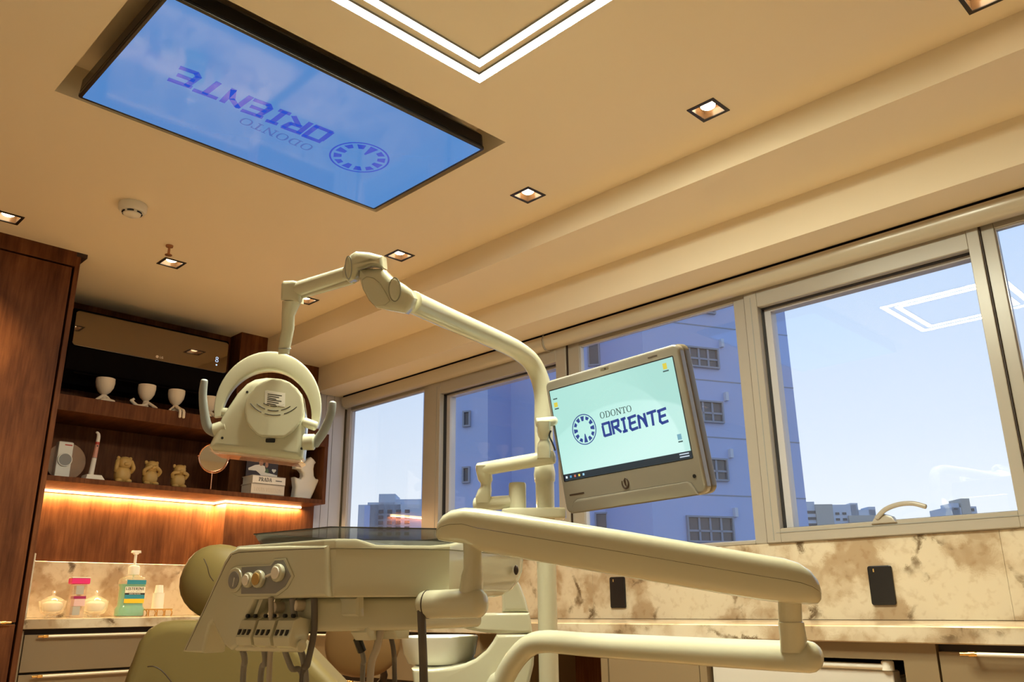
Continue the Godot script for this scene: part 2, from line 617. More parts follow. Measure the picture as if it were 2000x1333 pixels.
# ---------------------------------------------------------------- lamps
func lighting() -> void:
	glow("led_white", lin(1.0, 0.97, 0.86), 40.0)
	glow("led_warm", lin(1.0, 0.66, 0.28), 9.0)
	glow("spot_lamp", lin(1.0, 0.78, 0.48), 12.0)
	# double square of light in the ceiling
	var ring_node := thing("ceiling_led_frame", "double square of white light lines set in the ceiling", "ceiling light", Vector3(1.25, 2.576, -1.38))
	for o in [[0.930, 1.567, -1.699, -1.062, 0.029], [0.992, 1.511, -1.638, -1.124, 0.026]]:
		var x0: float = o[0]
		var x1: float = o[1]
		var z0: float = o[2]
		var z1: float = o[3]
		var w: float = o[4]
		var rim := PackedVector3Array()
		var e := 0.0016
		for b in [[x0 - e, x1 + e, z0 - e, z0], [x0 - e, x1 + e, z1, z1 + e], [x0 - e, x0, z0, z1], [x1, x1 + e, z0, z1], [x0 + w, x1 - w, z0 + w, z0 + w + e], [x0 + w, x1 - w, z1 - w - e, z1 - w], [x0 + w, x0 + w + e, z0 + w, z1 - w], [x1 - w - e, x1 - w, z0 + w, z1 - w]]:
			rim.append_array(bx(Vector3(b[0], 2.572, b[2]), Vector3(b[1], 2.5799, b[3])))
		part(ring_node, "profile", rim, M.handle_grey, "thin grey metal edge")
		for b in [[x0, x1, z0, z0 + w], [x0, x1, z1 - w, z1], [x0, x0 + w, z0 + w, z1 - w], [x1 - w, x1, z0 + w, z1 - w]]:
			part(ring_node, "diffuser", bx(Vector3(b[0], 2.574, b[2]), Vector3(b[1], 2.5799, b[3])), M.led_white, "glowing white diffuser")
			var l := AreaLight3D.new()
			l.name = "led_light"
			l.area_size = Vector2(b[1] - b[0], b[3] - b[2])
			l.light_color = lin(1.0, 1.0, 0.72)
			l.light_energy = 1.3 * maxf(b[1] - b[0], b[3] - b[2])
			l.area_range = 9.0
			l.shadow_enabled = true
			l.rotation_degrees.x = -90
			l.position = Vector3((b[0] + b[1]) / 2, 2.5725, (b[2] + b[3]) / 2) - ring_node.position
			ring_node.add_child(l, true)
	# square downlights
	var lab := ["square downlight nearest the right window pane above the counter", "square downlight in the middle of the row beside the ceiling step", "square downlight just right of the lamp arm elbow", "square downlight half hidden behind the bent lamp arm", "square downlight beside the sprinkler near the back wall", "square downlight cut by the left picture edge above the tall cabinet", "square downlight cut by the top right picture edge", "square downlight over the tall cabinet, left of the picture", "square downlight behind the camera by the windows"]
	var proto: Node3D = null
	for k in SPOTS.size():
		var p := Vector3(SPOTS[k][0], 2.58, SPOTS[k][1])
		if proto == null:
			proto = thing("downlight", lab[0], "downlight", p, "square recessed downlights")
			var fr := PackedVector3Array()
			for b in [[-0.052, 0.052, -0.052, -0.040], [-0.052, 0.052, 0.040, 0.052], [-0.052, -0.040, -0.040, 0.040], [0.040, 0.052, -0.040, 0.040]]:
				fr.append_array(bx(p + Vector3(b[0], -0.003, b[2]), p + Vector3(b[1], 0.0, b[3])))
			part(proto, "frame", fr, M.spot_trim, "dark square trim")
			var hs := PackedVector3Array()
			for b in [[-0.044, 0.044, -0.044, -0.040], [-0.044, 0.044, 0.040, 0.044], [-0.044, -0.040, -0.040, 0.040], [0.040, 0.044, -0.040, 0.040]]:
				hs.append_array(bx(p + Vector3(b[0], 0.0, b[2]), p + Vector3(b[1], 0.034, b[3])))
			part(proto, "housing", hs, M.spot_inner)
			var pl := PackedVector3Array()
			pl.append_array(bx(p + Vector3(-0.044, 0.034, -0.044), p + Vector3(0.044, 0.038, 0.044)))
			part(proto, "back_plate", pl, M.spot_trim)
			part(proto, "lamp", lathe(PackedVector2Array([Vector2(0, 0.010), Vector2(0.020, 0.010), Vector2(0.025, 0.014), Vector2(0.026, 0.034), Vector2(0, 0.034)]), Transform3D(Basis.IDENTITY, p), 20), M.spot_lamp, "glowing warm lamp")
			var l := SpotLight3D.new()
			l.name = "spot_light"
			l.light_color = lin(1.0, 0.72, 0.33)
			l.light_energy = 3.1
			l.light_size = 0.022
			l.spot_range = 8.0
			l.spot_angle = 35.0
			l.spot_angle_attenuation = 1.0
			l.spot_attenuation = 2.0
			l.shadow_enabled = true
			l.rotation_degrees.x = -90
			l.position = Vector3(0, 0.008, 0)
			proto.add_child(l)
		else:
			copy_of(proto, "downlight", p, lab[k])
	# smoke detector and sprinkler
	var sp := Vector3(1.122, 2.58, -3.329)
	var sd := thing("smoke_detector", "round white smoke detector on the ceiling", "smoke detector", sp)
	part(sd, "base", lathe(PackedVector2Array([Vector2(0, 0), Vector2(0.054, 0), Vector2(0.056, -0.006), Vector2(0.055, -0.026), Vector2(0.048, -0.036), Vector2(0.0, -0.036)]), Transform3D(Basis.IDENTITY, sp)), M.white_plastic)
	part(sd, "sensor", lathe(PackedVector2Array([Vector2(0, -0.036), Vector2(0.036, -0.036), Vector2(0.034, -0.046), Vector2(0.024, -0.052), Vector2(0, -0.052)]), Transform3D(Basis.IDENTITY, sp)), M.white_plastic)
	var slots := PackedVector3Array()
	for k in 6:
		var a := TAU * k / 6.0
		var rr := []
		for j in 5:
			var b := a + (j - 2) * 0.17
			rr.append(sp + Vector3(cos(b) * 0.0375, -0.040, sin(b) * 0.0375))
		slots.append_array(tube(rr, 0.003, 6, 0.0))
	part(sd, "slot", slots, M.black, "dark air slots")
	var kp := Vector3(1.407, 2.58, -3.63)
	var sk := thing("sprinkler", "small copper fire sprinkler hanging from the ceiling", "sprinkler", kp)
	part(sk, "collar", lathe(PackedVector2Array([Vector2(0, 0), Vector2(0.017, 0), Vector2(0.016, -0.008), Vector2(0.007, -0.012), Vector2(0, -0.012)]), Transform3D(Basis.IDENTITY, kp), 16), M.sprinkler)
	part(sk, "stem", tube([kp + Vector3(0, -0.01, 0), kp + Vector3(0, -0.045, 0)], 0.0055, 10, 0.0), M.sprinkler)
	part(sk, "deflector", lathe(PackedVector2Array([Vector2(0, -0.042), Vector2(0.016, -0.046), Vector2(0.016, -0.049), Vector2(0, -0.051)]), Transform3D(Basis.IDENTITY, kp), 16), M.sprinkler)
	# television in its ceiling recess
	var tvp := Vector3(1.2525, 2.55, -2.294)
	var tv := thing("ceiling_television", "large television with blue screen sunk in the ceiling", "television", tvp)
	var face_down := Transform3D(Basis(Vector3.LEFT, Vector3.FORWARD, Vector3.DOWN), tvp)
	var up := Transform3D(Basis(Vector3.LEFT, Vector3.FORWARD, Vector3.DOWN), tvp + Vector3(0, 0.012, 0))
	part(tv, "bezel", prism(round_rect(1.164, 0.672, 0.012), up, 0.012, 0.003, 2), M.black)
	var rings := []
	for s in [[0.012, 0.0], [0.055, 0.002], [0.075, 0.02], [0.085, 0.07]]:
		var pp := round_rect(1.164 - 2.0 * s[1], 0.672 - 2.0 * s[1], 0.02)
		var rg := PackedVector3Array()
		for q in pp:
			rg.append(tvp + Vector3(-q.x, s[0], -q.y))
		rings.append(rg)
	part(tv, "casing", loft(rings), M.black)
	part(tv, "wall_mount", bx(tvp + Vector3(-0.2, 0.07, -0.15), tvp + Vector3(0.2, 0.15, 0.15)), M.black_matt)
	var tvs := glow("tv_screen_glass", lin(0.075, 0.23, 0.56), 0.9)
	tvs.roughness = 0.06
	tvs.albedo_color = lin(0.02, 0.03, 0.05)
	var scr := part(tv, "screen", prism(round_rect(1.140, 0.648, 0.004), Transform3D(face_down.basis, tvp + Vector3(0, 0.0005, 0)), 0.001), tvs, "glowing blue screen")
	var ink := glow("tv_screen_ink", lin(0.022, 0.070, 0.50), 0.95)
	var grey := glow("tv_screen_grey", lin(0.045, 0.125, 0.42), 0.95)
	for mm in [ink, grey]:
		mm.roughness = 0.06
	var lx := Transform3D(face_down.basis.scaled(Vector3(0.107, 0.107, 0.107)), tvp + Vector3(-0.29 * -1.0, -0.0006, -0.025))
	emblem(scr, lx, ink, grey)
	var tl := AreaLight3D.new()
	tl.name = "screen_light"
	tl.area_size = Vector2(1.14, 0.648)
	tl.light_color = lin(0.10, 0.30, 1.0)
	tl.light_energy = 0.10
	tl.area_range = 9.0
	tl.shadow_enabled = true
	tl.rotation_degrees.x = -90
	tl.position = Vector3(0, -0.004, 0)
	tv.add_child(tl)

# the practice's emblem: a ring of wedges, the word ODONTO and the word ORIENTE in brush-like strokes; unit = radius of the ring
func emblem(parent: Node3D, xf: Transform3D, ink: Material, grey: Material) -> void:
	var d := 0.0005 / xf.basis.x.length()
	var t := PackedVector3Array()
	var rs := [PackedVector3Array(), PackedVector3Array(), PackedVector3Array(), PackedVector3Array()]
	for i in 40:
		var a := TAU * i / 40.0
		var u := Vector3(cos(a), sin(a), 0)
		rs[0].append(xf * (u * 0.96))
		rs[1].append(xf * (u * 1.02))
		rs[2].append(xf * (u * 1.02 + Vector3(0, 0, d)))
		rs[3].append(xf * (u * 0.96 + Vector3(0, 0, d)))
	t.append_array(loft(rs, false, true))
	for k in 12:
		var a := -PI / 2 + TAU * k / 12.0
		var w := 0.17
		var inner := 0.30 if k == 0 else 0.56 + 0.05 * (k % 3)
		var wi := 0.10 if k == 0 else 0.14
		var off := Vector2(0.0, 0.0)
		var poly := PackedVector2Array([off + Vector2.from_angle(a - wi) * inner, off + Vector2.from_angle(a + wi) * inner, off + Vector2.from_angle(a + w) * 0.88, off + Vector2.from_angle(a - w) * 0.88])
		t.append_array(prism(poly, xf, d))
	part(parent, "emblem", t, ink, "blue ring of wedges")
	var strokes := {
		"O": [[0.02, 0.95, 0.95, 1.0], [0.90, 1.0, 0.92, 0.02], [0.98, 0.04, 0.10, 0.0], [0.10, 0.0, 0.06, 0.80]],
		"R": [[0.12, 0.0, 0.08, 0.96], [0.0, 0.96, 0.92, 1.02], [0.90, 1.0, 0.80, 0.55], [0.82, 0.56, 0.30, 0.50], [0.40, 0.50, 1.0, 0.04]],
		"I": [[0.50, 0.0, 0.50, 1.0], [0.15, 0.98, 0.85, 1.04], [0.15, 0.0, 0.85, 0.04]],
		"E": [[0.05, 0.96, 1.0, 1.05], [0.18, 0.50, 0.85, 0.56], [0.24, 0.98, 0.14, 0.16], [0.14, 0.18, 0.34, 0.0], [0.32, 0.0, 1.0, 0.08]],
		"N": [[0.08, 0.0, 0.14, 1.0], [0.10, 0.98, 0.62, 0.62], [0.60, 0.62, 0.90, 0.05], [0.90, 0.0, 0.84, 1.04]],
		"T": [[0.0, 0.98, 1.02, 1.05], [0.55, 1.0, 0.48, 0.0]],
	}
	var u0 := 1.52
	var wt := PackedVector3Array()
	for ch in "ORIENTE":
		var cw := 0.46 if ch == "I" else 0.66
		for s in strokes[ch]:
			var a := Vector2(u0 + s[0] * cw, -0.72 + s[1] * 0.80)
			var b := Vector2(u0 + s[2] * cw, -0.72 + s[3] * 0.80)
			var n := (b - a).normalized().orthogonal() * 0.088
			var e := (b - a).normalized() * 0.03
			wt.append_array(prism(PackedVector2Array([a - n - e, b - n + e, b + n + e, a + n - e]), xf, d))
		u0 += cw + 0.105
	part(parent, "lettering", wt, ink, "blue word ORIENTE")
	letters(parent, "lettering", "ODONTO", 0.42 * xf.basis.y.length(), Transform3D(xf.basis.orthonormalized(), xf * Vector3(1.5, 0.42, 0)), grey, true, 400, 1.0, 2.55 * xf.basis.x.length())

# ---------------------------------------------------------------- windows
func windows() -> void:
	var lab := ["fixed window pane at the far end beside the grey panel", "opening window showing the dark corner of the blue tower", "fixed window behind the monitor showing the blue tower", "large opening window with a curved lever handle", "fixed window cut by the right picture edge", "fixed window outside the picture on the right"]
	var spec := [[-4.598, -3.742, -4.55, -3.80, 0], [-3.738, -2.664, -3.628, -2.735, 1], [-2.660, -1.664, -2.583, -1.722, 0], [-1.660, -0.744, -1.598, -0.787, 1], [-0.740, 0.22, -0.694, 0.16, 0], [0.224, 1.198, 0.28, 1.14, 0]]
	for k in 6:
		var s: Array = spec[k]
		var z0: float = s[0]
		var z1: float = s[1]
		var g0: float = s[2]
		var g1: float = s[3]
		var w := structure("window_%d" % (k + 1), lab[k], "window", Vector3(3.1, 1.2, (z0 + z1) / 2))
		var sash: bool = s[4] == 1
		var xa := 3.045 if sash else 3.06
		var xo := 3.15 if sash else 3.10
		var xg := 3.108 if sash else 3.082
		var yb := 1.256 if sash else 1.218
		var yt := 2.150 if sash else 2.205
		part(w, "stile", bx(Vector3(xa, 1.20, z0), Vector3(xo, 2.26, g0 - 0.004), 0.003), M.panel_grey if k == 0 else M.frame)
		part(w, "stile", bx(Vector3(xa, 1.20, g1 + 0.004), Vector3(xo, 2.26, z1), 0.003), M.frame)
		part(w, "bottom_rail", bx(Vector3(xa + 0.001, 1.2001, g0 - 0.004), Vector3(xo, yb - 0.003, g1 + 0.004), 0.003), M.frame)
		part(w, "top_rail", bx(Vector3(xa + 0.001, yt + 0.003, g0 - 0.004), Vector3(xo, 2.26, g1 + 0.004), 0.003), M.frame)
		var gk := PackedVector3Array()
		for b in [[yb - 0.003, yb, g0 - 0.004, g1 + 0.004], [yt, yt + 0.003, g0 - 0.004, g1 + 0.004], [yb, yt, g0 - 0.004, g0], [yb, yt, g1, g1 + 0.004]]:
			gk.append_array(bx(Vector3(3.075 if sash else 3.07, b[0], b[2]), Vector3(xo - 0.008, b[1], b[3])))
		part(w, "gasket", gk, M.gasket if sash else M.panel_grey)
		if sash:
			# bead inside the sash, bluish where it stands in the daylight
			var bd := PackedVector3Array()
			bd.append_array(bx(Vector3(3.095, yb, g0), Vector3(3.14, yt, g0 + 0.028)))
			bd.append_array(bx(Vector3(3.095, yt - 0.012, g0 + 0.028), Vector3(3.14, yt, g1)))
			part(w, "bead", bd, M.panel_grey)
			var gv := PackedVector3Array()
			gv.append_array(bx(Vector3(xa - 0.0012, 1.236, g0 - 0.02), Vector3(xa + 0.0005, 1.2385, g1 + 0.02)))
			gv.append_array(bx(Vector3(xa - 0.0012, 1.21, g0 - 0.034), Vector3(xa + 0.0005, 2.2, g0 - 0.031)))
			part(w, "seam", gv, M.handle_grey)
		part(w, "pane", bx(Vector3(xg, yb, g0), Vector3(xg + 0.005, yt, g1)), M.glass)
		part(w, "joint", bx(Vector3(3.052, 1.2, z1), Vector3(3.12, 2.26, z1 + 0.004)), M.brown_dark)
	# curved lever handle on the large opening window
	var hz := -1.15
	var lever := thing("window_handle", "curved cream lever handle on the bottom rail of the large window", "handle", Vector3(3.04, 1.256, hz))
	part(lever, "mount", prism(PackedVector2Array([Vector2(-0.045, 0), Vector2(0.045, 0), Vector2(0.032, 0.022), Vector2(0.0, 0.034), Vector2(-0.032, 0.02)]), Transform3D(Basis(Vector3.BACK, Vector3.UP, Vector3.LEFT), Vector3(3.066, 1.243, hz - 0.055)), 0.03, 0.006, 2), M.frame)
	part(lever, "lever", tube(curve([Vector3(3.036, 1.262, hz - 0.075), Vector3(3.03, 1.288, hz - 0.04), Vector3(3.022, 1.301, hz + 0.01), Vector3(3.018, 1.300, hz + 0.06), Vector3(3.018, 1.286, hz + 0.10)], 5), 0.0085, 10, 0.6, 0.7), M.frame)
	# roller blind cassettes
	var zc := [[-4.56, -2.775, "long roller blind cassette over the left windows"], [-2.765, 1.15, "long roller blind cassette over the right windows with its end cap showing"]]
	for k in 2:
		var n := thing("blind_cassette", zc[k][2], "roller blind", Vector3(3.02, 2.22, (zc[k][0] + zc[k][1]) / 2), "roller blind cassettes")
		var prof := PackedVector2Array([Vector2(2.993, 2.285), Vector2(3.042, 2.285), Vector2(3.042, 2.222), Vector2(3.022, 2.218), Vector2(3.004, 2.226), Vector2(2.994, 2.244), Vector2(2.990, 2.27)])
		part(n, "cassette", prism(prof, Transform3D(Basis(Vector3.RIGHT, Vector3.UP, Vector3.BACK), Vector3(0, 0, zc[k][0])), zc[k][1] - zc[k][0], 0.0), M.blind, "", 50.0)
		part(n, "end_cap", prism(PackedVector2Array([Vector2(2.990, 2.288), Vector2(3.043, 2.288), Vector2(3.043, 2.214), Vector2(3.02, 2.213), Vector2(3.0, 2.222), Vector2(2.990, 2.243), Vector2(2.987, 2.27)]), Transform3D(Basis(Vector3.RIGHT, Vector3.UP, Vector3.BACK), Vector3(0, 0, zc[k][0] - 0.003)), 0.006, 0.001), M.frame)
		part(n, "top_track", bx(Vector3(3.0, 2.2855, zc[k][0]), Vector3(3.04, 2.298, zc[k][1])), M.black_matt)

# ---------------------------------------------------------------- cabinets, counters, shelves
func handle(parent: Node3D, a: Vector3, b: Vector3, out: Vector3) -> void:
	var d := (b - a).normalized()
	var h := part(parent, "handle", tube([a + d * 0.02, b - d * 0.02], 0.0052, 10, 0.3), M.handle_bar, "pale bar handle with gold ends")
	for k in 2:
		var e := a if k == 0 else b
		var s := 1.0 if k == 0 else -1.0
		part(h, "gold_end", tube([e - d * 0.015 * s, e + d * 0.004 * s, e + d * 0.005 * s, e + d * 0.019 * s, e + d * 0.020 * s, e + d * 0.024 * s], [0.0042, 0.0042, 0.0062, 0.0062, 0.0054, 0.0054], 10, 0.4), M.gold)
		part(h, "standoff", tube([e + d * 0.012 * s, e + d * 0.012 * s - out * 0.021], 0.004, 8, 0.0), M.gold)

func cabinets() -> void:
	# tall cabinet on the left
	var tc := thing("tall_cabinet", "tall reddish brown wooden cabinet at the left edge", "cabinet", Vector3(0.2, 0, -4.37))
	part(tc, "side_panel", bx(Vector3(1.129, 0, -4.74), Vector3(1.150, 2.56, -4.0), 0.001), M.wood)
	part(tc, "carcass", bx(Vector3(-1.55, 0.0, -4.74), Vector3(1.122, 2.50, -4.022)), M.brown_dark)
	part(tc, "top_rail", bx(Vector3(-1.55, 2.508, -4.74), Vector3(1.129, 2.58, -4.0)), M.wood)
	part(tc, "ceiling_filler", bx(Vector3(1.129, 2.5605, -4.3), Vector3(1.177, 2.58, -4.0)), M.brown_dark)
	var xs := [-1.54, -0.655, 0.232, 1.121]
	for k in 3:
		part(tc, "door", bx(Vector3(xs[k] + 0.002, 0.934, -4.021), Vector3(xs[k + 1] - 0.002, 2.50, -4.001), 0.0015), M.wood)
		var lo := part(tc, "door", bx(Vector3(xs[k] + 0.002, 0.06, -4.021), Vector3(xs[k + 1] - 0.002, 0.926, -4.001), 0.0015), M.wood)
		handle(lo, Vector3(xs[k] + 0.35, 0.934, -3.978), Vector3(xs[k + 1] - 0.04, 0.934, -3.978), Vector3(0, 0, 1))
	# left counter: worktop and drawer cabinets
	solo("countertop", bx(Vector3(1.152, 0.905, -4.705), Vector3(2.268, 0.945, -4.05), 0.002), M.marble, "cream marble worktop with the mouthwash bottle on it", "countertop")
	var dz := -4.075
	var dc := thing("drawer_cabinet", "beige lacquered drawer cabinet under the mouthwash counter", "cabinet", Vector3(1.74, 0, -4.38))
	part(dc, "carcass", bx(Vector3(1.155, 0.08, -4.70), Vector3(2.32, 0.904, -4.10)), M.brown_dark)
	part(dc, "plinth", bx(Vector3(1.155, 0.0, -4.70), Vector3(2.32, 0.08, -4.14)), M.black_matt)
	part(dc, "side_panel", bx(Vector3(1.155, 0.08, -4.70), Vector3(1.178, 0.898, dz - 0.002)), M.lacquer)
	for k in 4:
		var y1 := 0.886 - k * 0.1575
		for h in 2:
			var xa: float = [1.182, 1.76][h]
			var xb: float = [1.756, 2.318][h]
			var d := part(dc, "drawer", bx(Vector3(xa, y1 - 0.152, dz - 0.02), Vector3(xb, y1 - 0.004, dz), 0.0015), M.lacquer)
			handle(d, Vector3(xa + 0.06, y1 - 0.011, dz + 0.022), Vector3(xb - 0.05, y1 - 0.011, dz + 0.022), Vector3(0, 0, 1))
	# counter under the windows
	solo("countertop", bx(Vector3(2.36, 0.877, -4.56), Vector3(3.06, 0.92, 1.70), 0.003), M.marble, "long veined marble worktop under the windows", "countertop")
	var fx := 2.385
	var a := thing("drawer_cabinet", "beige drawer cabinet behind the white spittoon bowl", "cabinet", Vector3(2.7, 0, -3.3))
	part(a, "carcass", bx(Vector3(fx + 0.02, 0.08, -4.56), Vector3(3.05, 0.876, -2.60)), M.brown_dark)
	part(a, "stile", bx(Vector3(fx - 0.002, 0.0, -2.60), Vector3(3.05, 0.876, -2.575)), M.lacquer)
	for k in 4:
		var y1 := 0.866 - k * 0.195
		for z in [[-4.05, -3.36], [-3.35, -2.605]]:
			var d := part(a, "drawer", bx(Vector3(fx, y1 - 0.185, z[0]), Vector3(fx + 0.02, y1 - 0.012, z[1]), 0.0015), M.lacquer)
			handle(d, Vector3(fx - 0.022, y1 - 0.012, z[0] + 0.05), Vector3(fx - 0.022, y1 - 0.012, z[1] - 0.05), Vector3(-1, 0, 0))
	var kh := thing("knee_space", "dark open knee space under the long counter", "recess", Vector3(2.9, 0, -2.27))
	part(kh, "back_panel", bx(Vector3(2.95, 0.0, -2.575), Vector3(3.06, 0.876, -1.965)), M.wood)
	var b := thing("cupboard", "beige cupboard door under the long counter left of the fridge", "cabinet", Vector3(2.7, 0, -1.75))
	part(b, "stile", bx(Vector3(fx - 0.002, 0.0, -1.965), Vector3(3.05, 0.876, -1.936)), M.lacquer)
	part(b, "carcass", bx(Vector3(fx + 0.02, 0.05, -1.936), Vector3(3.05, 0.876, -1.55)), M.brown_dark)
	part(b, "door", bx(Vector3(fx, 0.06, -1.932), Vector3(fx + 0.02, 0.872, -1.574), 0.0015), M.lacquer)
	part(b, "stile", bx(Vector3(fx - 0.002, 0.0, -1.570), Vector3(3.05, 0.876, -1.545)), M.lacquer)
	var niche := thing("fridge_surround", "beige board surround with a dark opening around the fridge", "cabinet", Vector3(2.7, 0, -1.2))
	part(niche, "top_board", bx(Vector3(fx - 0.002, 0.834, -1.545), Vector3(3.05, 0.876, -0.943)), M.lacquer)
	part(niche, "side_board", bx(Vector3(fx - 0.002, 0.0, -0.943), Vector3(3.05, 0.876, -0.858)), M.lacquer)
	part(niche, "back_board", bx(Vector3(3.03, 0.0, -1.545), Vector3(3.05, 0.834, -0.943)), M.wood)
	var fg := thing("mini_fridge", "small pale fridge with a rounded top trim under the counter", "fridge", Vector3(2.7, 0, -1.25))
	part(fg, "body", bx(Vector3(2.45, 0.01, -1.535), Vector3(3.0, 0.79, -0.985), 0.006), M.fridge)
	part(fg, "door", bx(Vector3(2.40, 0.03, -1.535), Vector3(2.446, 0.806, -0.982), 0.004), M.fridge)
	part(fg, "top_trim", tube([Vector3(2.400, 0.8145, -1.535), Vector3(2.400, 0.8145, -0.985)], 0.0085, 10, 0.3), M.white_plastic)
	part(fg, "hinge_cap", lathe(PackedVector2Array([Vector2(0, 0.806), Vector2(0.016, 0.806), Vector2(0.016, 0.828), Vector2(0.013, 0.831), Vector2(0, 0.831)]), Transform3D(Basis.IDENTITY, Vector3(2.405, 0, -0.995)), 18), M.white_plastic)
	part(fg, "foot", bx(Vector3(2.46, 0.0, -1.52), Vector3(2.5, 0.012, -1.0)), M.black)
	var c := thing("drawer_cabinet", "beige drawer cabinet at the lower right picture corner", "cabinet", Vector3(2.7, 0, 0.4))
	part(c, "carcass", bx(Vector3(fx + 0.02, 0.05, -0.857), Vector3(3.05, 0.876, 1.7)), M.brown_dark)
	for k in 3:
		for z in [[-0.853, 0.40], [0.405, 1.69]]:
			var y1 := 0.858 - k * 0.27
			var d := part(c, "drawer", bx(Vector3(fx, y1 - 0.26, z[0]), Vector3(fx + 0.02, y1, z[1]), 0.0015), M.lacquer)
			handle(d, Vector3(fx - 0.024, y1 - 0.003, z[0] + 0.075), Vector3(fx - 0.024, y1 - 0.003, z[1] - 0.06), Vector3(-1, 0, 0))
	# wall niche: two boards, an end panel and the strip of warm light under it
	var sh := thing("wall_shelf", "long dark wooden wall shelf with warm strip light below", "shelf", Vector3(1.95, 1.565, -4.5))
	part(sh, "lower_board", bx(Vector3(1.151, 1.567, -4.72), Vector3(2.268, 1.592, -4.37), 0.001), M.wood_across)
	part(sh, "lower_board", bx(Vector3(2.268, 1.567, -4.579), Vector3(2.79, 1.592, -4.37), 0.001), M.wood_across)
	part(sh, "upper_board", bx(Vector3(1.151, 1.91, -4.72), Vector3(2.268, 1.988, -4.37), 0.001), M.wood_across)
	part(sh, "upper_board", bx(Vector3(2.268, 1.91, -4.579), Vector3(2.79, 1.988, -4.37), 0.001), M.wood_across)
	part(sh, "end_panel", bx(Vector3(2.765, 1.592, -4.579), Vector3(2.79, 1.91, -4.371), 0.001), M.wood)
	var strips := [[Vector3(1.152, 1.561, -4.706), Vector3(2.256, 1.561, -4.706)], [Vector3(2.256, 1.561, -4.706), Vector3(2.256, 1.561, -4.566)], [Vector3(2.256, 1.561, -4.566), Vector3(2.745, 1.561, -4.566)]]
	for s in strips:
		part(sh, "led_strip", tube([s[0], s[1]], 0.006, 8, 0.3), M.led_warm, "glowing warm strip")
		var l := AreaLight3D.new()
		l.name = "strip_light"
		var len: float = s[0].distance_to(s[1])
		l.area_size = Vector2(len, 0.012)
		l.light_color = lin(1.0, 0.68, 0.31)
		l.light_energy = 1.35 * len
		l.area_range = 5.0
		l.shadow_enabled = true
		var dir: Vector3 = (s[1] - s[0]).normalized()
		l.transform = Transform3D(Basis(dir, Vector3.UP.cross(dir), Vector3.UP), (s[0] + s[1]) / 2 + Vector3(0, -0.008, 0) - sh.position)
		sh.add_child(l, true)
	# air conditioner above the shelf
	var ac := thing("air_conditioner", "wall air conditioner with a mirrored bronze front panel", "air conditioner", Vector3(1.73, 2.08, -4.72))
	part(ac, "body", prism(PackedVector2Array([Vector2(-4.72, 2.10), Vector2(-4.60, 2.10), Vector2(-4.53, 2.16), Vector2(-4.515, 2.27), Vector2(-4.515, 2.475), Vector2(-4.53, 2.485), Vector2(-4.72, 2.485)]), Transform3D(Basis(Vector3.BACK, Vector3.UP, Vector3.LEFT), Vector3(2.165, 0, 0)), 0.86, 0.004), M.black_matt)
	var pn := part(ac, "front_panel", prism(round_rect(0.845, 0.187, 0.018), Transform3D(Basis.IDENTITY, Vector3(1.735, 2.374, -4.512)), 0.010, 0.003, 2), M.ac_panel, "mirrored bronze panel")
	glow("ac_display", lin(0.55, 0.75, 1.0), 0.9)
	letters(pn, "display_digit", "8", 0.032, Transform3D(Basis.IDENTITY, Vector3(2.084, 2.338, -4.5015)), M.ac_display, false, 400, 1.0, 0.019)
	part(pn, "display_dot", bx(Vector3(2.089, 2.318, -4.502), Vector3(2.098, 2.326, -4.5012)), M.ac_display)
	part(pn, "brand_dot", lathe(PackedVector2Array([Vector2(0, 0), Vector2(0.008, 0), Vector2(0.008, 0.001), Vector2(0, 0.001)]), Transform3D(Basis(Vector3.RIGHT, Vector3.BACK, Vector3.DOWN), Vector3(1.752, 2.303, -4.502)), 14), M.plaster)
	letters(pn, "brand_name", "LG", 0.012, Transform3D(Basis.IDENTITY, Vector3(1.766, 2.297, -4.5015)), M.plaster, false, 700)
	part(ac, "air_vane", bx(Vector3(1.34, 2.135, -4.535), Vector3(2.13, 2.142, -4.50), 0.002), M.black_matt)

# ---------------------------------------------------------------- outside
func face_frame(o: Vector3, d: Vector3) -> Transform3D:
	return Transform3D(Basis(d, Vector3.UP, d.cross(Vector3.UP)), o)

# one window of a facade: frame, dark panes, glazing bars
func facade_window(parent: Node3D, xf: Transform3D, p: Vector2, q: Vector2, bars: int, transom: bool) -> void:
	var x0 := minf(p.x, q.x)
	var x1 := maxf(p.x, q.x)
	var y0 := minf(p.y, q.y)
	var y1 := maxf(p.y, q.y)
	var fr := PackedVector3Array()
	var e := 0.035
	for b in [[x0 - e, x1 + e, y0 - e, y0], [x0 - e, x1 + e, y1, y1 + e], [x0 - e, x0, y0, y1], [x1, x1 + e, y0, y1]]:
		fr.append_array(at(bx(Vector3(b[0], b[2], 0.0), Vector3(b[1], b[3], 0.06)), xf))
	var w := part(parent, "window", fr, M.window_metal)
	part(w, "pane", at(bx(Vector3(x0, y0, -0.02), Vector3(x1, y1, 0.012)), xf), M.window_glass_far)
	if bars > 0:
		var br := PackedVector3Array()
		for k in bars - 1:
			var x := lerpf(x0, x1, float(k + 1) / bars)
			br.append_array(at(bx(Vector3(x - 0.022, y0, 0.0), Vector3(x + 0.022, y1, 0.035)), xf))
		if transom:
			var y := lerpf(y0, y1, 0.42)
			br.append_array(at(bx(Vector3(x0, y - 0.02, 0.0), Vector3(x1, y + 0.02, 0.035)), xf))
		if br.size() > 0:
			part(w, "glazing_bar", br, M.window_metal)

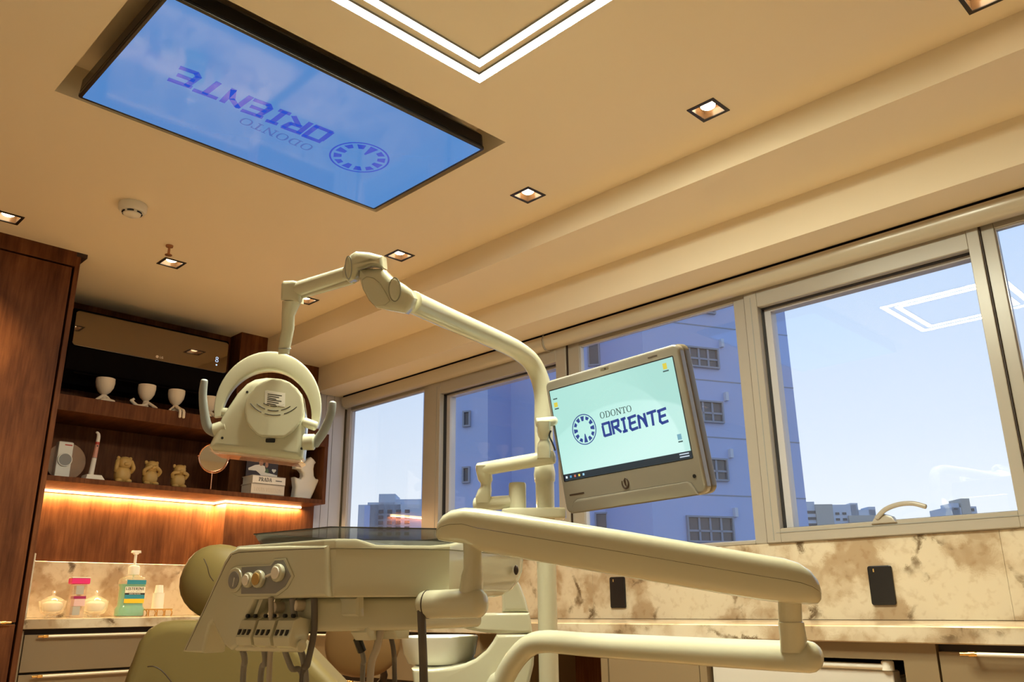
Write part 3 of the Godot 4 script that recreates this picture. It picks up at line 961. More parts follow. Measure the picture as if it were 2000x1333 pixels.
func far_building(label: String, o: Vector3, d: Vector3, boxes: Array, wins: Array, m: Material) -> void:
	var b := thing("far_building", label, "building", o)
	var xf := face_frame(Vector3(o.x, 0, o.z), d)
	for k in boxes:
		part(b, "block", at(bx(Vector3(k[0], k[2], -k[4]), Vector3(k[1], k[3], k[5] if k.size() > 5 else 0.0)), xf), k[6] if k.size() > 6 else m)
	for w in wins:
		part(b, "window", at(bx(Vector3(w[0], w[2], -0.1), Vector3(w[1], w[3], 0.12)), xf), M.window_glass_far)

func outside() -> void:
	var fa := face_frame(Vector3(11.4026, 0, -14.1598), Vector3(0.4271, 0, 0.9042))
	var fb := face_frame(Vector3(13.0123, 0, -14.015), Vector3(0.5198, 0, 0.8543))
	var fc := face_frame(Vector3(13.6017, 0, -9.7835), Vector3(0.9062, 0, 0.4228))
	var tower := thing("near_tower", "apartment tower, blue dusk light put into its wall colour, close outside the windows", "building", Vector3(13.6017, 0, -9.7835) + Vector3(0, -12, 0))
	for k in [[fa, 1.5219, M.render_blue_cast, "left_block", 7.0], [fb, 3.8966, M.render_blue_cast, "recessed_block", 5.0], [fc, 3.6486, M.render_blue_cast, "right_block", 6.0]]:
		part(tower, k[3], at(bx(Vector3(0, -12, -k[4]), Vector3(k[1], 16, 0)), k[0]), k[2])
	facade_window(tower, fa, Vector2(0.9917, 4.955), Vector2(1.1009, 4.6772), 0, false)
	facade_window(tower, fa, Vector2(0.9896, 3.7519), Vector2(1.0967, 3.4766), 0, false)
	facade_window(tower, fb, Vector2(3.2318, 6.8163), Vector2(3.7377, 6.2636), 3, false)
	facade_window(tower, fb, Vector2(2.5698, 6.8232), Vector2(2.7828, 6.2171), 0, false)
	facade_window(tower, fb, Vector2(2.5899, 2.8545), Vector2(3.0777, 2.1623), 2, false)
	facade_window(tower, fb, Vector2(3.3175, 2.8085), Vector2(3.7572, 2.1455), 2, false)
	facade_window(tower, fb, Vector2(2.6824, 5.1728), Vector2(3.1879, 4.4476), 2, false)
	facade_window(tower, fc, Vector2(0.858, 6.118), Vector2(1.7555, 5.7394), 4, true)
	facade_window(tower, fc, Vector2(0.8629, 4.9642), Vector2(1.7541, 4.5715), 4, true)
	facade_window(tower, fc, Vector2(0.8135, 3.7694), Vector2(1.7454, 3.3759), 4, true)
	facade_window(tower, fc, Vector2(0.7645, 2.6055), Vector2(1.7657, 2.16), 4, true)
	facade_window(tower, fc, Vector2(0.8753, 7.2866), Vector2(1.7711, 6.9687), 4, true)
	# window air conditioners beside each window of the right block
	for p in [Vector2(1.8844, 6.2849), Vector2(1.8826, 5.115), Vector2(1.8733, 3.9155), Vector2(1.8601, 2.7237)]:
		part(tower, "window_unit", at(bx(Vector3(p.x - 0.035, p.y - 0.09, 0.0), Vector3(p.x + 0.035, p.y + 0.09, 0.09)), fc), M.render_white)
	# floor joints in the render
	for p in [Vector2(1.8303, 6.6486), Vector2(1.7147, 5.4453), Vector2(1.5991, 4.2405), Vector2(1.4855, 3.0582)]:
		part(tower, "render_joint", at(bx(Vector3(0, p.y - 0.012, -0.05), Vector3(3.6486, p.y + 0.012, 0.006)), fc), M.window_metal)
	# far buildings
	var o1 := Vector3(56.1951, 5.4902, -75.2584)
	far_building("pale blue hotel block with a grid of windows, far left", o1, Vector3(0.7086, 0, 0.7056), [[-3.4, 3.6, -14.0, 11.659, 8.0], [-2.4, 1.2, -14.0, 11.6067 + 0.3, 6.0], [-1.2, 0.6, -14.0, 12.8091, 4.0], [0.6, 6.0, -14.0, 12.2863, 4.0, -0.6], [3.61, 6.5, -14.0, 11.6067, 8.0, -0.3, M.render_blue_cast], [-2.7, -2.1, -14.0, 11.5544, 0.5, 0.08, M.render_blue_cast]], grid(), M.render_white)
	var o2 := Vector3(119.2067, 6.4038, -56.2565)
	far_building("beige and grey apartment block on the skyline at right", o2, Vector3(0.7086, 0, 0.7056), [[-2.4, -0.6, -14.0, 15.0471, 6.0], [-0.6, 1.9, -14.0, 14.6289, 6.0, 0.3, M.render_beige]], balconies(-2.2, 1.6, 13.7227, 3), M.render_white)
	var o3 := Vector3(133.2363, 6.8012, -56.8666)
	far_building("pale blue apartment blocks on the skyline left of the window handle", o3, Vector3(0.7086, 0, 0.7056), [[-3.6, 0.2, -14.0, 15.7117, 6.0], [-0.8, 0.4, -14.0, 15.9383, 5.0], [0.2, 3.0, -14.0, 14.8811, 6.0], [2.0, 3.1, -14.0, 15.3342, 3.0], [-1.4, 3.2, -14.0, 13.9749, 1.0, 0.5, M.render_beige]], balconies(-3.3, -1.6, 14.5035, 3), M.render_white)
	var o4 := Vector3(167.2642, 7.5166, -52.1439)
	far_building("stepped blue tower alone on the skyline at far right", o4, Vector3(0.7086, 0, 0.7056), [[-2.8, 0.6, -14.0, 17.2752, 6.0], [-1.6, -0.2, -14.0, 18.0593, 4.0], [0.1, 1.7, -14.0, 18.8435, 4.0, 0.3, M.render_beige], [0.6, 2.9, -14.0, 17.4494, 6.0]], [[-1.2, -0.6, 16.9266, 17.1009], [1.9, 2.4, 16.5781, 17.1009]], M.render_white)
	solo("street_ground", bx(Vector3(8, -14.2, -400), Vector3(420, -12.0, 260)), M.street_asphalt, "asphalt street level ground far below the windows", "ground", "", "structure")

func grid() -> Array:
	var w := []
	for r in 5:
		for c in 4:
			var x := -1.15 + c * 0.95
			var y: float = 11.0839 - r * 0.60
			w.append([x, x + 0.52, y - 0.34, y])
	return w

func balconies(x0: float, x1: float, y: float, n: int) -> Array:
	var w := []
	for k in n:
		var m := (x0 + x1) / 2
		w.append([x0, m - 0.25, y - k * 0.9 - 0.35, y - k * 0.9])
		w.append([m + 0.25, x1, y - k * 0.9 - 0.35, y - k * 0.9])
	return w

# ---------------------------------------------------------------- operating light
func dental_light() -> void:
	var n := thing("dental_light", "cream dental operating lamp on a jointed arm, its pole carrying a monitor bracket", "dental lamp", Vector3(1.6535, 0, -1.5326))
	var lb := Basis(Vector3(0.7086, -0.0094, 0.7055), Vector3(-0.2057, 0.9537, 0.2193), Vector3(-0.675, -0.3005, 0.6739))
	var o := Vector3(0.9592, 1.4234, -1.7352)
	var lh := lb.rotated(lb.y, deg_to_rad(9.0))
	lh = lh.rotated(lb.x, deg_to_rad(-14.0))
	lh.y *= 1.02
	# pole, bend and long arm
	part(n, "pole", tube([Vector3(1.6535, 0.0, -1.5326), Vector3(1.6535, 1.22, -1.5326)], 0.0250, 20, 0.0), M.unit)
	part(n, "pole_collar", lathe(PackedVector2Array([Vector2(0, 1.22), Vector2(0.0245, 1.22), Vector2(0.0250, 1.292), Vector2(0.0275, 1.296), Vector2(0.0290, 1.315), Vector2(0.0265, 1.334), Vector2(0.023, 1.342), Vector2(0, 1.342)]), Transform3D(Basis.IDENTITY, Vector3(1.6535, 0, -1.5326)), 24), M.unit)
	var bend := curve([Vector3(1.6535, 1.33, -1.5326), Vector3(1.6530, 1.45, -1.532), Vector3(1.650, 1.545, -1.530), Vector3(1.6148, 1.6099, -1.5296), Vector3(1.5426, 1.6334, -1.5172), Vector3(1.4189, 1.6378, -1.4908), Vector3(1.2199, 1.6333, -1.4398), Vector3(1.084, 1.6254, -1.394)], 7)
	part(n, "bent_tube", tube(bend, 0.0255, 20, 0.2), M.unit)
	# elbow: a lower knuckle, an upper knuckle and their round caps
	var eb := Transform3D(lb, Vector3(0.9805, 1.6559, -1.3875) - lb.z * 0.038)
	var low := PackedVector2Array([Vector2(-0.0318, 0.0132), Vector2(0.0186, 0.0143), Vector2(0.0362, -0.0033), Vector2(0.0603, -0.0175), Vector2(0.08, -0.0329), Vector2(0.0866, -0.0482), Vector2(0.08, -0.068), Vector2(0.0669, -0.0811), Vector2(0.0439, -0.0767), Vector2(0.0219, -0.0724), Vector2(0.0044, -0.0691), Vector2(-0.0121, -0.0526), Vector2(-0.0252, -0.0285), Vector2(-0.0318, -0.0055)])
	part(n, "elbow", prism(low, eb, 0.076, 0.016, 3), M.unit)
	var up := PackedVector2Array([Vector2(-0.0592, 0.0307), Vector2(-0.0493, 0.0439), Vector2(-0.0384, 0.0504), Vector2(-0.0099, 0.0482), Vector2(0.0186, 0.0406), Vector2(0.0208, 0.0153), Vector2(-0.0055, 0.0197), Vector2(-0.0318, 0.011), Vector2(-0.0406, -0.0088), Vector2(-0.0537, -0.0143), Vector2(-0.0658, -0.0055), Vector2(-0.0669, 0.011)])
	part(n, "elbow", prism(up, Transform3D(lb, Vector3(0.9805, 1.6559, -1.3875) - lb.z * 0.036), 0.078, 0.014, 3), M.unit)
	part(n, "joint_line", prism(PackedVector2Array([Vector2(-0.0318, 0.0099), Vector2(-0.0055, 0.0186), Vector2(0.0197, 0.0143), Vector2(0.0197, 0.0126), Vector2(-0.0055, 0.017), Vector2(-0.0318, 0.0082)]), Transform3D(lb, Vector3(0.9805, 1.6559, -1.3875) + lb.z * 0.0385), 0.004), M.handle_grey)
	part(n, "under_cover", prism(PackedVector2Array([Vector2(-0.0241, -0.011), Vector2(-0.0143, -0.0033), Vector2(0.0011, -0.0066), Vector2(0.0143, -0.0175), Vector2(0.0252, -0.0351), Vector2(0.0351, -0.0548), Vector2(0.0241, -0.0636), Vector2(0.0033, -0.0658), Vector2(-0.0099, -0.0504), Vector2(-0.0208, -0.0307)]), Transform3D(lb, Vector3(0.9805, 1.6559, -1.3875) + lb.z * 0.036), 0.0045, 0.003, 2), M.unit)
	part(n, "joint_line", prism(circle(0.0133, 24, Vector2(0.0449, -0.0307), 0.0258), Transform3D(lb, Vector3(0.9805, 1.6559, -1.3875) + lb.z * 0.036), 0.0030), M.handle_grey)
	part(n, "joint_line", prism(circle(0.0077, 20, Vector2(-0.0515, 0.0153), 0.0247), Transform3D(lb, Vector3(0.9805, 1.6559, -1.3875) + lb.z * 0.038), 0.0050), M.handle_grey)
	part(n, "joint_cap", prism(circle(0.0125, 24, Vector2(0.0449, -0.0307), 0.025), Transform3D(lb, Vector3(0.9805, 1.6559, -1.3875) + lb.z * 0.036), 0.008, 0.006, 3), M.unit)
	part(n, "joint_cap", prism(circle(0.0070, 20, Vector2(-0.0515, 0.0153), 0.024), Transform3D(lb, Vector3(0.9805, 1.6559, -1.3875) + lb.z * 0.038), 0.007, 0.005, 3), M.unit)
	# short arm to the lamp
	part(n, "spring_arm", tube([Vector3(0.9102, 1.6654, -1.6021), Vector3(0.9475, 1.6686, -1.4299)], [0.0175, 0.0160], 18, 0.2), M.unit)
	part(n, "spring_cover", tube([Vector3(0.9249, 1.6542, -1.5924), Vector3(0.9529, 1.6507, -1.4324)], [0.008, 0.007], 10, 0.4), M.unit)
	var hb := Transform3D(lb, Vector3(0.904, 1.6567, -1.6123) - lb.z * 0.022)
	part(n, "knuckle", prism(PackedVector2Array([Vector2(-0.0139, 0.022), Vector2(-0.0093, 0.0289), Vector2(0.0116, 0.0301), Vector2(0.0266, 0.0266), Vector2(0.0289, 0), Vector2(0.0289, -0.022), Vector2(0.0081, -0.0174), Vector2(-0.015, -0.0139)]), hb, 0.044, 0.008, 3), M.unit)
	part(n, "stem", loft([ring(Vector3(0.9118, 1.6412, -1.6114), lb.x * 0.0215, lb.z * 0.022, 20), ring(Vector3(0.9144, 1.6308, -1.6209), lb.x * 0.0185, lb.z * 0.020, 20), ring(Vector3(0.9171, 1.6137, -1.6331), lb.x * 0.0142, lb.z * 0.016, 20), ring(Vector3(0.9275, 1.5892, -1.6485), lb.x * 0.0142, lb.z * 0.015, 20), ring(Vector3(0.9342, 1.5666, -1.6668), lb.x * 0.0140, lb.z * 0.015, 20), ring(Vector3(0.9422, 1.5393, -1.6857), lb.x * 0.0125, lb.z * 0.014, 20)]), M.unit)
	part(n, "stem_ring", lathe(PackedVector2Array([Vector2(0, -0.0012), Vector2(0.0145, -0.0012), Vector2(0.0145, 0.0012), Vector2(0, 0.0012)]), Transform3D(Basis(lb.x, lb.y.rotated(lb.z, 0.15), lb.z), Vector3(0.9388, 1.5502, -1.6769)), 20), M.handle_grey)
	# yoke
	var yr := []
	var k0 := 34
	for k in k0 + 1:
		var a := lerpf(deg_to_rad(190.0), deg_to_rad(-19.0), float(k) / k0)
		var s := sin(clampf((a + 0.33) / (PI + 0.5), 0.0, 1.0) * PI)
		var w := lerpf(0.0085, 0.0225, pow(maxf(s, 0.0), 1.1))
		var dir := Vector2(cos(a), sin(a))
		var outer := Vector2(dir.x * 0.1165, dir.y * 0.1300)
		var c2 := outer - dir * w
		var c3 := o + lh.x * (c2.x * 1.04 - 0.0165) + lh.y * (c2.y * 1.02 - 0.001) - lh.z * 0.012
		yr.append(ring(c3, (lh.x * dir.x + lh.y * dir.y) * w, lh.z * lerpf(0.012, 0.022, s), 16, 5.0))
	part(n, "yoke", loft(yr), M.unit, "", 30.0)
	var lf := func(z: float) -> Transform3D: return Transform3D(lh, o + lh.z * z)
	# head
	var outline := PackedVector2Array([Vector2(-0.139, -0.0914), Vector2(-0.1271, -0.0606), Vector2(-0.1152, -0.0249), Vector2(-0.1021, 0), Vector2(-0.0855, 0.0297), Vector2(-0.0665, 0.0523), Vector2(-0.0487, 0.0629), Vector2(-0.0238, 0.0677), Vector2(0.0024, 0.0665), Vector2(0.0261, 0.0582), Vector2(0.0463, 0.0463), Vector2(0.0594, 0.0309), Vector2(0.0665, 0), Vector2(0.0713, -0.0392), Vector2(0.0713, -0.0867), Vector2(0.0701, -0.114), Vector2(0.0618, -0.1188), Vector2(-0.0214, -0.1093), Vector2(-0.1306, -0.0998)])
	var head := part(n, "head", prism(outline, lf.call(-0.075), 0.095, 0.016, 4), M.unit, "cream lamp head seen from behind")
	var dl := []
	for k in 40:
		var a := TAU * k / 40.0
		var p := Vector2(cos(a) * 0.0655, sin(a) * 0.0690) + Vector2(0.001, -0.007)
		p.y = maxf(p.y, -0.0715)
		dl.append(p)
	part(head, "rear_cover", prism(PackedVector2Array(dl), lf.call(0.008), 0.024, 0.004, 2), M.unit)
	part(head, "label_plate", prism(PackedVector2Array([Vector2(-0.022, 0.0338), Vector2(0.0232, 0.0285), Vector2(0.0249, -0.003), Vector2(-0.0202, 0.003)]), lf.call(0.0321), 0.0006), M.white_plastic, "printed white label")
	var ink := PackedVector3Array()
	for r in 6:
		var p0 := Vector2(-0.0155, 0.0265 - r * 0.0042)
		ink.append_array(prism(PackedVector2Array([p0, p0 + Vector2(0.032 - 0.006 * (r % 3), -0.0034), p0 + Vector2(0.032 - 0.006 * (r % 3), -0.0054), p0 + Vector2(0, -0.002)]), lf.call(0.0326), 0.0003))
	part(head, "label_print", ink, M.ink)
	var vents := PackedVector3Array()
	for r in [[0.050, 0.30, -0.02], [0.060, 0.42, -0.005], [0.070, 0.52, 0.0]]:
		for g in 3:
			var vp := []
			for j in 5:
				var a: float = -PI / 2 - 0.05 + (g - 1) * r[1] * 1.15 + (j - 2) * r[1] * (0.24 if g == 1 else 0.22)
				var q: Vector2 = Vector2(cos(a), sin(a)) * r[0] + Vector2(0.002, 0.048)
				vp.append(o + lh.x * q.x + lh.y * q.y + lh.z * 0.0318)
			vents.append_array(tube(vp, 0.0010, 5, 0.2))
	part(head, "vent", vents, M.ink, "curved black vent slits")
	part(head, "socket", prism(round_rect(0.021, 0.009, 0.002, 2, Vector2(-0.0036, -0.0772)), lf.call(0.014), 0.008), M.black)
	for p in [Vector2(-0.0629, 0.0309), Vector2(0.057, 0.0119), Vector2(-0.1093, -0.0736), Vector2(0.0665, -0.0938)]:
		part(head, "screw", prism(circle(0.003, 10, p), lf.call(0.0185), 0.002), M.ink)
	# clear shield below the head
	part(n, "shield", prism(PackedVector2Array([Vector2(-0.1366, -0.101), Vector2(-0.1259, -0.1069), Vector2(-0.0214, -0.1164), Vector2(0.0594, -0.1259), Vector2(0.0689, -0.12), Vector2(0.0641, -0.1164), Vector2(-0.0214, -0.1081), Vector2(-0.1306, -0.0986)]), lf.call(-0.095), 0.105, 0.002), M.clear_plastic, "clear plastic shield edge")
	# pivots and handles
	part(n, "yoke_pivot", tube([Vector3(0.8608, 1.4134, -1.8234), Vector3(0.8875, 1.4096, -1.7983)], 0.0115, 16, 0.5), M.unit)
	part(n, "yoke_pivot", tube([Vector3(1.0089, 1.3889, -1.686), Vector3(1.0284, 1.3797, -1.6706)], 0.0110, 16, 0.5), M.unit)
	var hl := part(n, "handle", tube(curve([Vector3(0.8102, 1.4733, -1.7954), Vector3(0.8144, 1.4424, -1.805), Vector3(0.8271, 1.4058, -1.816), Vector3(0.8407, 1.3768, -1.8227), Vector3(0.8553, 1.3666, -1.8201), Vector3(0.8623, 1.3687, -1.8122)], 5), [0.0078, 0.0082, 0.0085, 0.0088, 0.009, 0.009, 0.0092, 0.0094, 0.0096, 0.0098, 0.010, 0.0102, 0.0104, 0.0106, 0.0108, 0.011, 0.011, 0.0112, 0.0114, 0.0116, 0.012, 0.0125, 0.013, 0.0135, 0.014, 0.0145], 14, 0.5), M.handle_grey, "grey plastic grip")
	part(hl, "handle_socket", tube([Vector3(0.8586, 1.3665, -1.8168), Vector3(0.8768, 1.3741, -1.7952)], 0.0190, 20, 0.15), M.unit)
	var hr := part(n, "handle", tube(curve([Vector3(1.0252, 1.4223, -1.5984), Vector3(1.0276, 1.3958, -1.6078), Vector3(1.0291, 1.3626, -1.6359), Vector3(1.0227, 1.3371, -1.6611)], 5), [0.0078, 0.0082, 0.0085, 0.0088, 0.009, 0.0092, 0.0095, 0.0098, 0.010, 0.0102, 0.0104, 0.0106, 0.0108, 0.011, 0.0115, 0.012], 14, 0.5), M.handle_grey, "grey plastic grip")
	part(hr, "handle_socket", tube([Vector3(1.0044, 1.3403, -1.6751), Vector3(1.0201, 1.3401, -1.6595)], 0.0185, 20, 0.2), M.unit)
	# bracket on the pole that carries the monitor arm
	var arm := n
	var rh := Vector3(0.7086, 0, 0.7056)
	var pc := Vector3(1.6535, 0, -1.5326)
	var pl := PackedVector2Array([Vector2(-0.115, -0.020), Vector2(-0.10, -0.032), Vector2(0.035, -0.036), Vector2(0.052, -0.026), Vector2(0.055, 0.0), Vector2(0.052, 0.026), Vector2(0.035, 0.036), Vector2(-0.10, 0.032), Vector2(-0.115, 0.020)])
	part(arm, "bracket_plate", prism(pl, Transform3D(Basis(rh, rh.cross(Vector3.UP) * -1.0, Vector3.UP), pc + Vector3(0, 1.196, 0)), 0.028, 0.006, 2), M.unit)
	var sc := pc - rh * 0.073
	part(arm, "post", lathe(PackedVector2Array([Vector2(0, 1.222), Vector2(0.023, 1.222), Vector2(0.023, 1.287), Vector2(0.0215, 1.292), Vector2(0, 1.294)]), Transform3D(Basis.IDENTITY, Vector3(sc.x, 0, sc.z)), 24), M.unit)
	part(arm, "lower_link", tube([Vector3(sc.x, 1.243, sc.z), Vector3(1.5476, 1.2407, -1.6874)], 0.0185, 16, 0.4), M.unit)
	part(arm, "elbow", loft([ring(Vector3(1.5538, 1.2419, -1.6658), rh * 0.019, Vector3(-0.7056, 0, 0.7086) * 0.022, 16, 5.0), ring(Vector3(1.5504, 1.2576, -1.6622), rh * 0.021, Vector3(-0.7056, 0, 0.7086) * 0.022, 16, 5.0), ring(Vector3(1.5494, 1.2759, -1.6551), rh * 0.019, Vector3(-0.7056, 0, 0.7086) * 0.020, 16), ring(Vector3(1.5493, 1.285, -1.651), rh * 0.0145, Vector3(-0.7056, 0, 0.7086) * 0.0145, 16), ring(Vector3(1.5474, 1.2942, -1.6489), rh * 0.0145, Vector3(-0.7056, 0, 0.7086) * 0.0145, 16), ring(Vector3(1.5447, 1.302, -1.6481), rh * 0.020, Vector3(-0.7056, 0, 0.7086) * 0.020, 16), ring(Vector3(1.5373, 1.323, -1.6462), rh * 0.021, Vector3(-0.7056, 0, 0.7086) * 0.022, 16, 5.0), ring(Vector3(1.5325, 1.3361, -1.6451), rh * 0.019, Vector3(-0.7056, 0, 0.7086) * 0.022, 16, 5.0)]), M.unit)
	part(arm, "upper_link", tube([Vector3(1.5274, 1.3283, -1.6537), Vector3(1.6233, 1.3507, -1.4735)], 0.0185, 16, 0.4), M.unit)
	part(arm, "wrist", loft([ring(Vector3(1.5963, 1.3433, -1.4815), rh * 0.017, Vector3(-0.7056, 0, 0.7086) * 0.02, 16, 5.0), ring(Vector3(1.5906, 1.37, -1.4754), rh * 0.0175, Vector3(-0.7056, 0, 0.7086) * 0.02, 16, 5.0), ring(Vector3(1.5888, 1.3826, -1.4715), rh * 0.0165, Vector3(-0.7056, 0, 0.7086) * 0.017, 16), ring(Vector3(1.5874, 1.389, -1.47), rh * 0.012, Vector3(-0.7056, 0, 0.7086) * 0.012, 16), ring(Vector3(1.5863, 1.3941, -1.4689), rh * 0.012, Vector3(-0.7056, 0, 0.7086) * 0.012, 16), ring(Vector3(1.585, 1.4004, -1.4674), rh * 0.0165, Vector3(-0.7056, 0, 0.7086) * 0.0165, 16), ring(Vector3(1.5813, 1.4131, -1.4654), rh * 0.0175, Vector3(-0.7056, 0, 0.7086) * 0.02, 16, 5.0), ring(Vector3(1.5769, 1.4334, -1.4608), rh * 0.0175, Vector3(-0.7056, 0, 0.7086) * 0.02, 16, 5.0)]), M.unit)
	part(arm, "tilt_bar", tube([Vector3(1.5647, 1.4336, -1.473), Vector3(1.66, 1.4467, -1.40)], 0.0125, 14, 0.4), M.unit)
	part(arm, "mount_plate", bx(Vector3(1.655, 1.37, -1.42), Vector3(1.675, 1.47, -1.20), 0.004), M.unit)
	part(arm, "cable", tube(curve([Vector3(1.5835, 1.41, -1.4423), Vector3(1.5835, 1.3974, -1.448), Vector3(1.5929, 1.3797, -1.4465), Vector3(1.6087, 1.3637, -1.4525)], 5), 0.0022, 6, 0.4), M.black, "black cable")

# ---------------------------------------------------------------- monitor
func monitor() -> void:
	var c := Vector3(1.611, 1.392, -1.245)
	var ux := Vector3(0, 0.03, 1).normalized()
	var nrm := Vector3(-0.9839, -0.1789, 0.0054).normalized()
	var uy := nrm.cross(ux).normalized()
	var fr := Basis(ux, uy, nrm)
	var m := thing("monitor", "silver all-in-one computer monitor with a mint green desktop", "monitor", c - uy * 0.186)
	var xf := func(z: float) -> Transform3D: return Transform3D(fr, c + nrm * z)
	part(m, "shell", prism(round_rect(0.420, 0.346, 0.018, 5, Vector2(0.001, -0.013)), xf.call(-0.038), 0.040, 0.006, 3), M.monitor_shell)
	part(m, "rear_edge", prism(round_rect(0.424, 0.350, 0.02, 5, Vector2(0.001, -0.013)), xf.call(-0.045), 0.028, 0.006, 2), M.monitor_edge)
	part(m, "bezel_line", prism(round_rect(0.392, 0.240, 0.003, 2, Vector2(-0.003, 0.0145)), xf.call(0.0018), 0.0006), M.black)
	# speaker lip under the screen
	part(m, "lower_lip", prism(PackedVector2Array([Vector2(-0.190, -0.187), Vector2(0.190, -0.187), Vector2(0.176, -0.158), Vector2(0.165, -0.153), Vector2(-0.165, -0.153), Vector2(-0.176, -0.158)]), xf.call(0.001), 0.006, 0.004, 2), M.monitor_shell)
	# desktop picture
	var w := 384
	var h := 236
	var im := Image.create(w, h, false, Image.FORMAT_RGB8)
	for y in h:
		for x in w:
			var u := float(x) / w
			var v := float(y) / h
			var base := Color(0.70, 0.90, 0.86).lerp(Color(0.80, 0.95, 0.92), smoothstep(0.2, 0.9, u * 0.5 + v * 0.6))
			var d1 := Vector2((u - 0.52) * 1.35, v - 1.55).length() - 1.26
			var d2 := Vector2((u - 0.35) * 1.5, v - 0.95).length() - 0.93
			var sw := smoothstep(-0.035, 0.0, d1) * 0.45 + smoothstep(-0.03, 0.0, d2) * 0.35 * smoothstep(0.45, 0.9, u)
			im.set_pixel(x, y, base.lerp(Color(0.63, 0.83, 0.79), clampf(sw, 0.0, 1.0)))
	var px := func(x: float, y: float, ww: float, hh: float, col: Color) -> void: im.fill_rect(Rect2i(int(x), int(y), int(ww), int(hh)), col)
	px.call(0, 220, 384, 16, Color(0.05, 0.07, 0.14))
	for k in 5:
		px.call(6 + k * 14, 225, 6, 6, [Color(0.9, 0.95, 1), Color(0.3, 0.6, 0.8), Color(0.8, 0.4, 0.3), Color(0.9, 0.8, 0.3), Color(0.6, 0.8, 0.9)][k])
	px.call(352, 223, 26, 3, Color(0.75, 0.8, 0.85))
	px.call(352, 229, 26, 3, Color(0.75, 0.8, 0.85))
	px.call(8, 22, 14, 3, Color(0.2, 0.3, 0.3))
	px.call(8, 33, 12, 12, Color(0.85, 0.78, 0.25))
	px.call(8, 48, 14, 3, Color(0.2, 0.3, 0.3))
	px.call(354, 10, 11, 14, Color(0.85, 0.78, 0.25))
	px.call(352, 27, 16, 3, Color(0.2, 0.3, 0.3))
	px.call(356, 178, 11, 13, Color(0.45, 0.65, 0.72))
	px.call(356, 194, 12, 3, Color(0.2, 0.3, 0.3))
	var sm := mat("monitor_picture", Color(0.02, 0.02, 0.02), 0.25)
	sm.emission_enabled = true
	sm.emission = Color.WHITE
	sm.emission_operator = BaseMaterial3D.EMISSION_OP_MULTIPLY
	sm.emission_texture = ImageTexture.create_from_image(im)
	sm.emission_energy_multiplier = 0.93
	var st := SurfaceTool.new()
	st.begin(Mesh.PRIMITIVE_TRIANGLES)
	var bl := c - m.position + nrm * 0.0027 + ux * -0.003 + uy * 0.0145
	var q := [[-1, -1, 0, 1], [-1, 1, 0, 0], [1, 1, 1, 0], [-1, -1, 0, 1], [1, 1, 1, 0], [1, -1, 1, 1]]
	for k in q:
		st.set_normal(nrm)
		st.set_uv(Vector2(k[2], k[3]))
		st.add_vertex(bl + ux * 0.1935 * k[0] + uy * 0.1175 * k[1])
	var scr := MeshInstance3D.new()
	scr.name = "screen"
	scr.mesh = st.commit()
	scr.material_override = sm
	scr.set_meta("label", "glowing mint green desktop picture")
	m.add_child(scr)
	var ink := glow("monitor_ink", lin(0.006, 0.025, 0.22), 1.0)
	var grey := glow("monitor_grey_ink", lin(0.035, 0.07, 0.07), 1.0)
	emblem(scr, Transform3D(fr.scaled(Vector3.ONE * 0.038), c + nrm * 0.0030 + ux * -0.1035 + uy * 0.0145), ink, grey)
	var l := AreaLight3D.new()
	l.name = "screen_light"
	l.area_size = Vector2(0.387, 0.235)
	l.light_color = lin(0.62, 0.9, 0.82)
	l.light_energy = 0.02
	l.area_range = 5.0
	l.shadow_enabled = true
	l.transform = Transform3D(fr, bl + nrm * 0.004)
	m.add_child(l)
	# marks on the bezel
	part(m, "camera_lens", prism(circle(0.0022, 12, Vector2(-0.006, 0.149)), xf.call(0.0018), 0.001), M.black)
	part(m, "camera_window", prism(round_rect(0.026, 0.007, 0.002, 2, Vector2(-0.008, 0.149)), xf.call(0.0012), 0.001), M.monitor_edge)
	part(m, "power_button", prism(circle(0.0045, 14, Vector2(0.186, -0.1445)), xf.call(0.0018), 0.001), M.black)
	# hand-like mark in the middle of the lower bezel: an open ring and a leaf
	var mk := PackedVector3Array()
	var rr := []
	var rd := []
	for j in 18:
		var a := deg_to_rad(70.0 - j * 16.5)
		rr.append(c + ux * (-0.008 + cos(a) * 0.0095) + uy * (-0.134 + sin(a) * 0.0125) + nrm * 0.0022)
		rd.append(0.0012 + 0.0016 * sin(PI * j / 17.0))
	mk.append_array(tube(rr, rd, 6, 0.3))
	mk.append_array(prism(PackedVector2Array([Vector2(-0.012, -0.128), Vector2(-0.006, -0.121), Vector2(-0.0055, -0.142), Vector2(-0.009, -0.139)]), xf.call(0.0019), 0.001))
	part(m, "maker_mark", mk, M.brown_dark, "dark round maker's mark")
	letters(m, "maker_name", "POSITIVO", 0.0042, Transform3D(fr, c + ux * 0.124 + uy * 0.1425 + nrm * 0.0021), M.brown_dark, false, 700)
	part(m, "sticker_bar", bx_in(fr, c, Vector3(-0.188, -0.1425, 0.0018), Vector3(-0.140, -0.1385, 0.0026)), M.brown_dark)

func bx_in(b: Basis, o: Vector3, lo: Vector3, hi: Vector3) -> PackedVector3Array:
	return orient(at(bx(lo, hi), Transform3D(b, o)))

